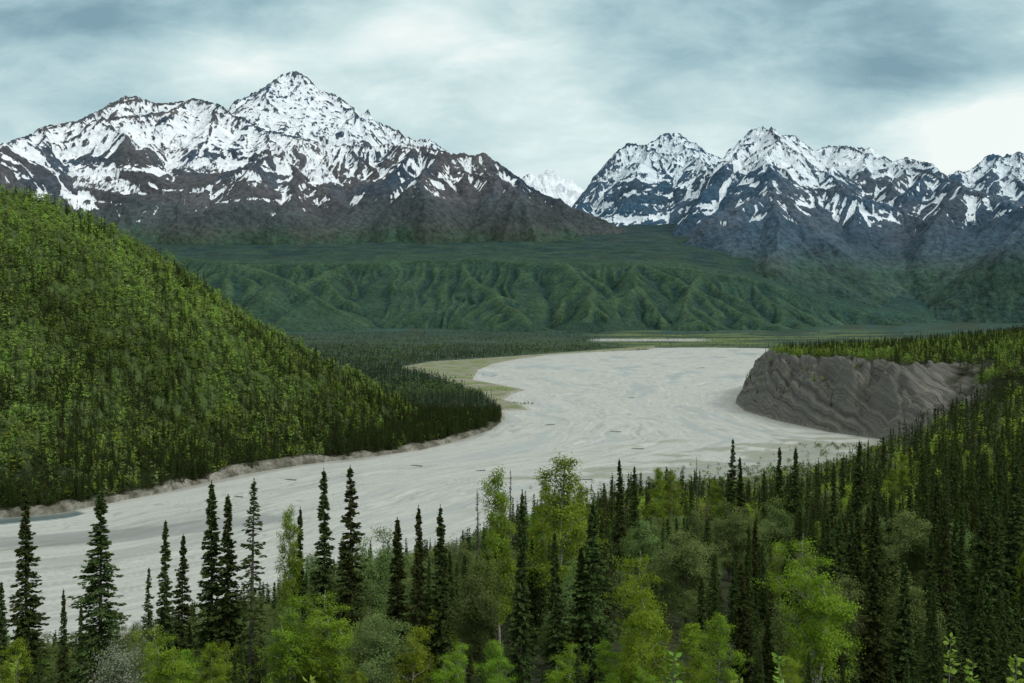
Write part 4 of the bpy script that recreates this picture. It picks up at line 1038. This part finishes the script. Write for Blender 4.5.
# ------------------------------------------------------------------ leafy shoots close to the lookout
def shoot(seed, h):
    r = np.random.RandomState(seed); tb = TB(); cen, A, B = [], [], []
    for s_ in range(3):
        d = r.normal(0, .10, 2); pts_ = [np.array([d[0] * t * h + r.normal(0, .01), d[1] * t * h + r.normal(0, .01), t * h * (1 - .12 * s_)]) for t in np.linspace(0, 1, 7)]
        pts_[0][2] = -.2; tb.tube(pts_, [.011, .010, .009, .007, .006, .004, .002], 5)
        P = np.array(pts_)
        for k in range(52):
            t = r.uniform(.80, 1.0) * 6; i0 = min(int(t), 5); p = P[i0] + (P[i0 + 1] - P[i0]) * (t - i0); a = k * 2.4 + r.uniform(-.4, .4); l = r.uniform(.014, .026)
            o_ = np.array([math.cos(a), math.sin(a), r.uniform(-.1, .9)]); o_ /= np.linalg.norm(o_); n_ = np.cross(o_, r.normal(0, 1, 3) + np.array([0, 0, .5])); n_ /= np.linalg.norm(n_)
            cen.append(p + o_ * (l * 1.35)); A.append(o_ * l); B.append(n_ * l * .62)
    cen, A, B = map(np.array, (cen, A, B)); k = len(cen)
    nrm = np.cross(A, B); nrm = nrm / np.linalg.norm(nrm, axis=1, keepdims=True) * .006
    co = np.stack([cen - A, cen - A * .35 - B * .85 + nrm, cen + A * .35 - B * .75 + nrm, cen + A, cen + A * .35 + B * .75 + nrm, cen - A * .35 + B * .85 + nrm], 1).reshape(-1, 3)
    b_ = np.arange(k)[:, None] * 6; fc = np.concatenate([b_ + np.array([[0, 1, 2, 3]]), b_ + np.array([[0, 3, 4, 5]])])
    lv = mesh_obj('leaves', co, fc, 4, M_alder, {'tint': np.repeat(r.uniform(.2, 1, k), 6)}, link=False).data
    return tb.mesh('stem', M_barkg), lv
for i, (u, v, d, lb) in enumerate([(836,648,6.0,'young leafy alder shoot at the bottom below the bright birch'),(978,642,5.6,'taller alder shoot with bright leaves in the bottom right corner'),(1010,664,5.8,'small alder shoot at the very bottom right edge'),(948,668,6.2,'short alder shoot left of the taller corner shoot'),
        (306,664,6.0,'small alder shoot at the bottom below the wide birch clump'),(22,646,6.4,'leafy alder shoot at the bottom left edge'),(634,662,6.2,'alder shoot in front of the forked white birch'),(742,674,6.0,'tip of an alder shoot at the bottom between two birches')]):
    x = (u - U0) / F * d; z = ground_z(x, d); h = HC - (v - V0) / F * d - z
    st_, lv = shoot(900 + i, h); root = bpy.data.objects.new('alder_shoot', None); C.objects.link(root); root.location = (x, d, z); root['label'] = lb; root['category'] = 'shrub'; root['group'] = 'alder shoots at the lookout'
    for nm, me in (('stem', st_), ('leaves', lv)):
        o = bpy.data.objects.new(nm, me); C.objects.link(o); o.parent = root

# ------------------------------------------------------------------ sky, sun, camera
w = bpy.data.worlds.new('World'); bpy.context.scene.world = w; w.use_nodes = True; t = NT(w.node_tree); t.n.clear()
SUN_EL, SUN_AZ = 42, 122        # azimuth measured from +Y towards +X; the sun stands behind thin cloud
tc = t.node('ShaderNodeTexCoord').outputs['Generated']
sep = t.node('ShaderNodeSeparateXYZ'); t.l.new(tc, sep.inputs[0])
yv = t.math('MAXIMUM', sep.outputs[1], .15)
su = t.math('DIVIDE', sep.outputs[0], yv); sv = t.math('DIVIDE', sep.outputs[2], yv)      # slope coordinates of a direction
def blob(u, v, ru_, rv_, amp):
    a = t.math('DIVIDE', t.math('SUBTRACT', su, (u - U0) / F), ru_ / F); b = t.math('DIVIDE', t.math('SUBTRACT', sv, (V0 - v) / F), rv_ / F)
    r2 = t.math('ADD', t.math('MULTIPLY', a, a), t.math('MULTIPLY', b, b)); return t.math('MULTIPLY', t.math('EXPONENT', t.math('MULTIPLY', r2, -1.0)), amp)
cv = t.node('ShaderNodeCombineXYZ'); t.l.new(t.math('MULTIPLY', su, 3.0), cv.inputs[0]); t.l.new(t.math('MULTIPLY', sv, 5.2), cv.inputs[1])
n1 = t.noise(cv.outputs[0], 1.0, 6, .5, .35); n2 = t.noise(scalevec(t, cv.outputs[0], (1.9, 2.7, 1)), 1.0, 7, .58, .25)
val = t.math('ADD', t.math('MULTIPLY', t.math('SUBTRACT', n1, .5), 1.35), .54)
val = t.math('ADD', val, t.math('MULTIPLY', t.math('SUBTRACT', n2, .5), 1.05))
n3_ = t.noise(scalevec(t, cv.outputs[0], (3.1, 5.0, 1)), 1.0, 8, .62, .8); val = t.math('ADD', val, t.math('MULTIPLY', t.ramp(n3_, .45, .7), .09))
for bl_ in [(990,140,80,36,1.0),(1030,100,90,25,.3),(410,25,110,40,.36),(205,55,120,28,.32),(600,170,130,40,.28),(420,105,150,30,.16),(70,20,170,26,-.32),(820,70,200,34,-.12),(900,15,200,36,-.06),(40,110,150,60,-.10),(450,-60,600,60,-.2),(640,12,170,22,-.14),(960,8,140,16,-.12)]:
    val = t.math('ADD', val, blob(*bl_))
cr = t.node('ShaderNodeValToRGB'); t.l.new(val, cr.inputs[0]); e = cr.color_ramp.elements
e[0].position = .05; e[0].color = (.22, .37, .44, 1); e[1].position = 1.0; e[1].color = (.93, 1.0, .97, 1)
for p_, c_ in ((.22, (.31, .48, .54)), (.42, (.46, .64, .68)), (.62, (.61, .78, .79)), (.82, (.78, .91, .90))):
    q = cr.color_ramp.elements.new(p_); q.color = (*c_, 1)
sky = t.node('ShaderNodeTexSky'); sky.sky_type = 'NISHITA'; sky.sun_disc = False; sky.sun_elevation = R(SUN_EL); sky.sun_rotation = R(SUN_AZ)
bg1 = t.node('ShaderNodeBackground'); t.l.new(sky.outputs[0], bg1.inputs[0]); bg1.inputs[1].default_value = .08
bg2 = t.node('ShaderNodeBackground'); t.l.new(t.mix(t.ramp(sep.outputs[2], .33, .7), cr.outputs[0], rgb((.70, .71, .68))), bg2.inputs[0])
# an overcast sky is brightest overhead
t.l.new(t.ramp(sep.outputs[2],   .30, .85, 1.0, 1.9), bg2.inputs[1])
mx = t.node('ShaderNodeMixShader'); mx.inputs[0].default_value = .94; t.l.new(bg1.outputs[0], mx.inputs[1]); t.l.new(bg2.outputs[0], mx.inputs[2])
ow = t.node('ShaderNodeOutputWorld'); t.l.new(mx.outputs[0], ow.inputs[0])
w.cycles.sampling_method = 'MANUAL'; w.cycles.sample_map_resolution = 512
sl_ = bpy.data.lights.new('sun', 'SUN'); sl_.energy = 2.2; sl_.angle = R(12); sl_.color = (1, .97, .92); so = bpy.data.objects.new('sun', sl_); C.objects.link(so)
from mathutils import Vector
dv = Vector((math.sin(R(SUN_AZ)) * math.cos(R(SUN_EL)), math.cos(R(SUN_AZ)) * math.cos(R(SUN_EL)), math.sin(R(SUN_EL))))
so.rotation_euler = dv.to_track_quat('Z', 'Y').to_euler(); so.location = (0, 0, 400)
cam = bpy.data.cameras.new('camera'); cam.sensor_width = 36; cam.lens = F * 36 / 1024; cam.shift_y = -(341.5 - V0) / 1024; cam.clip_start = .3; cam.clip_end = 90000
co_ = bpy.data.objects.new('camera', cam); C.objects.link(co_); co_.location = (0, 0, HC); co_.rotation_euler = (R(90), 0, 0)
S_ = bpy.context.scene; S_.camera = co_
S_.view_settings.view_transform = 'Standard'; S_.view_settings.look = 'None'; S_.view_settings.exposure = 0
S_.cycles.max_bounces = 5; S_.cycles.diffuse_bounces = 3; S_.cycles.transmission_bounces = 3; S_.cycles.use_denoising = True
print('done', time.time() - T0)
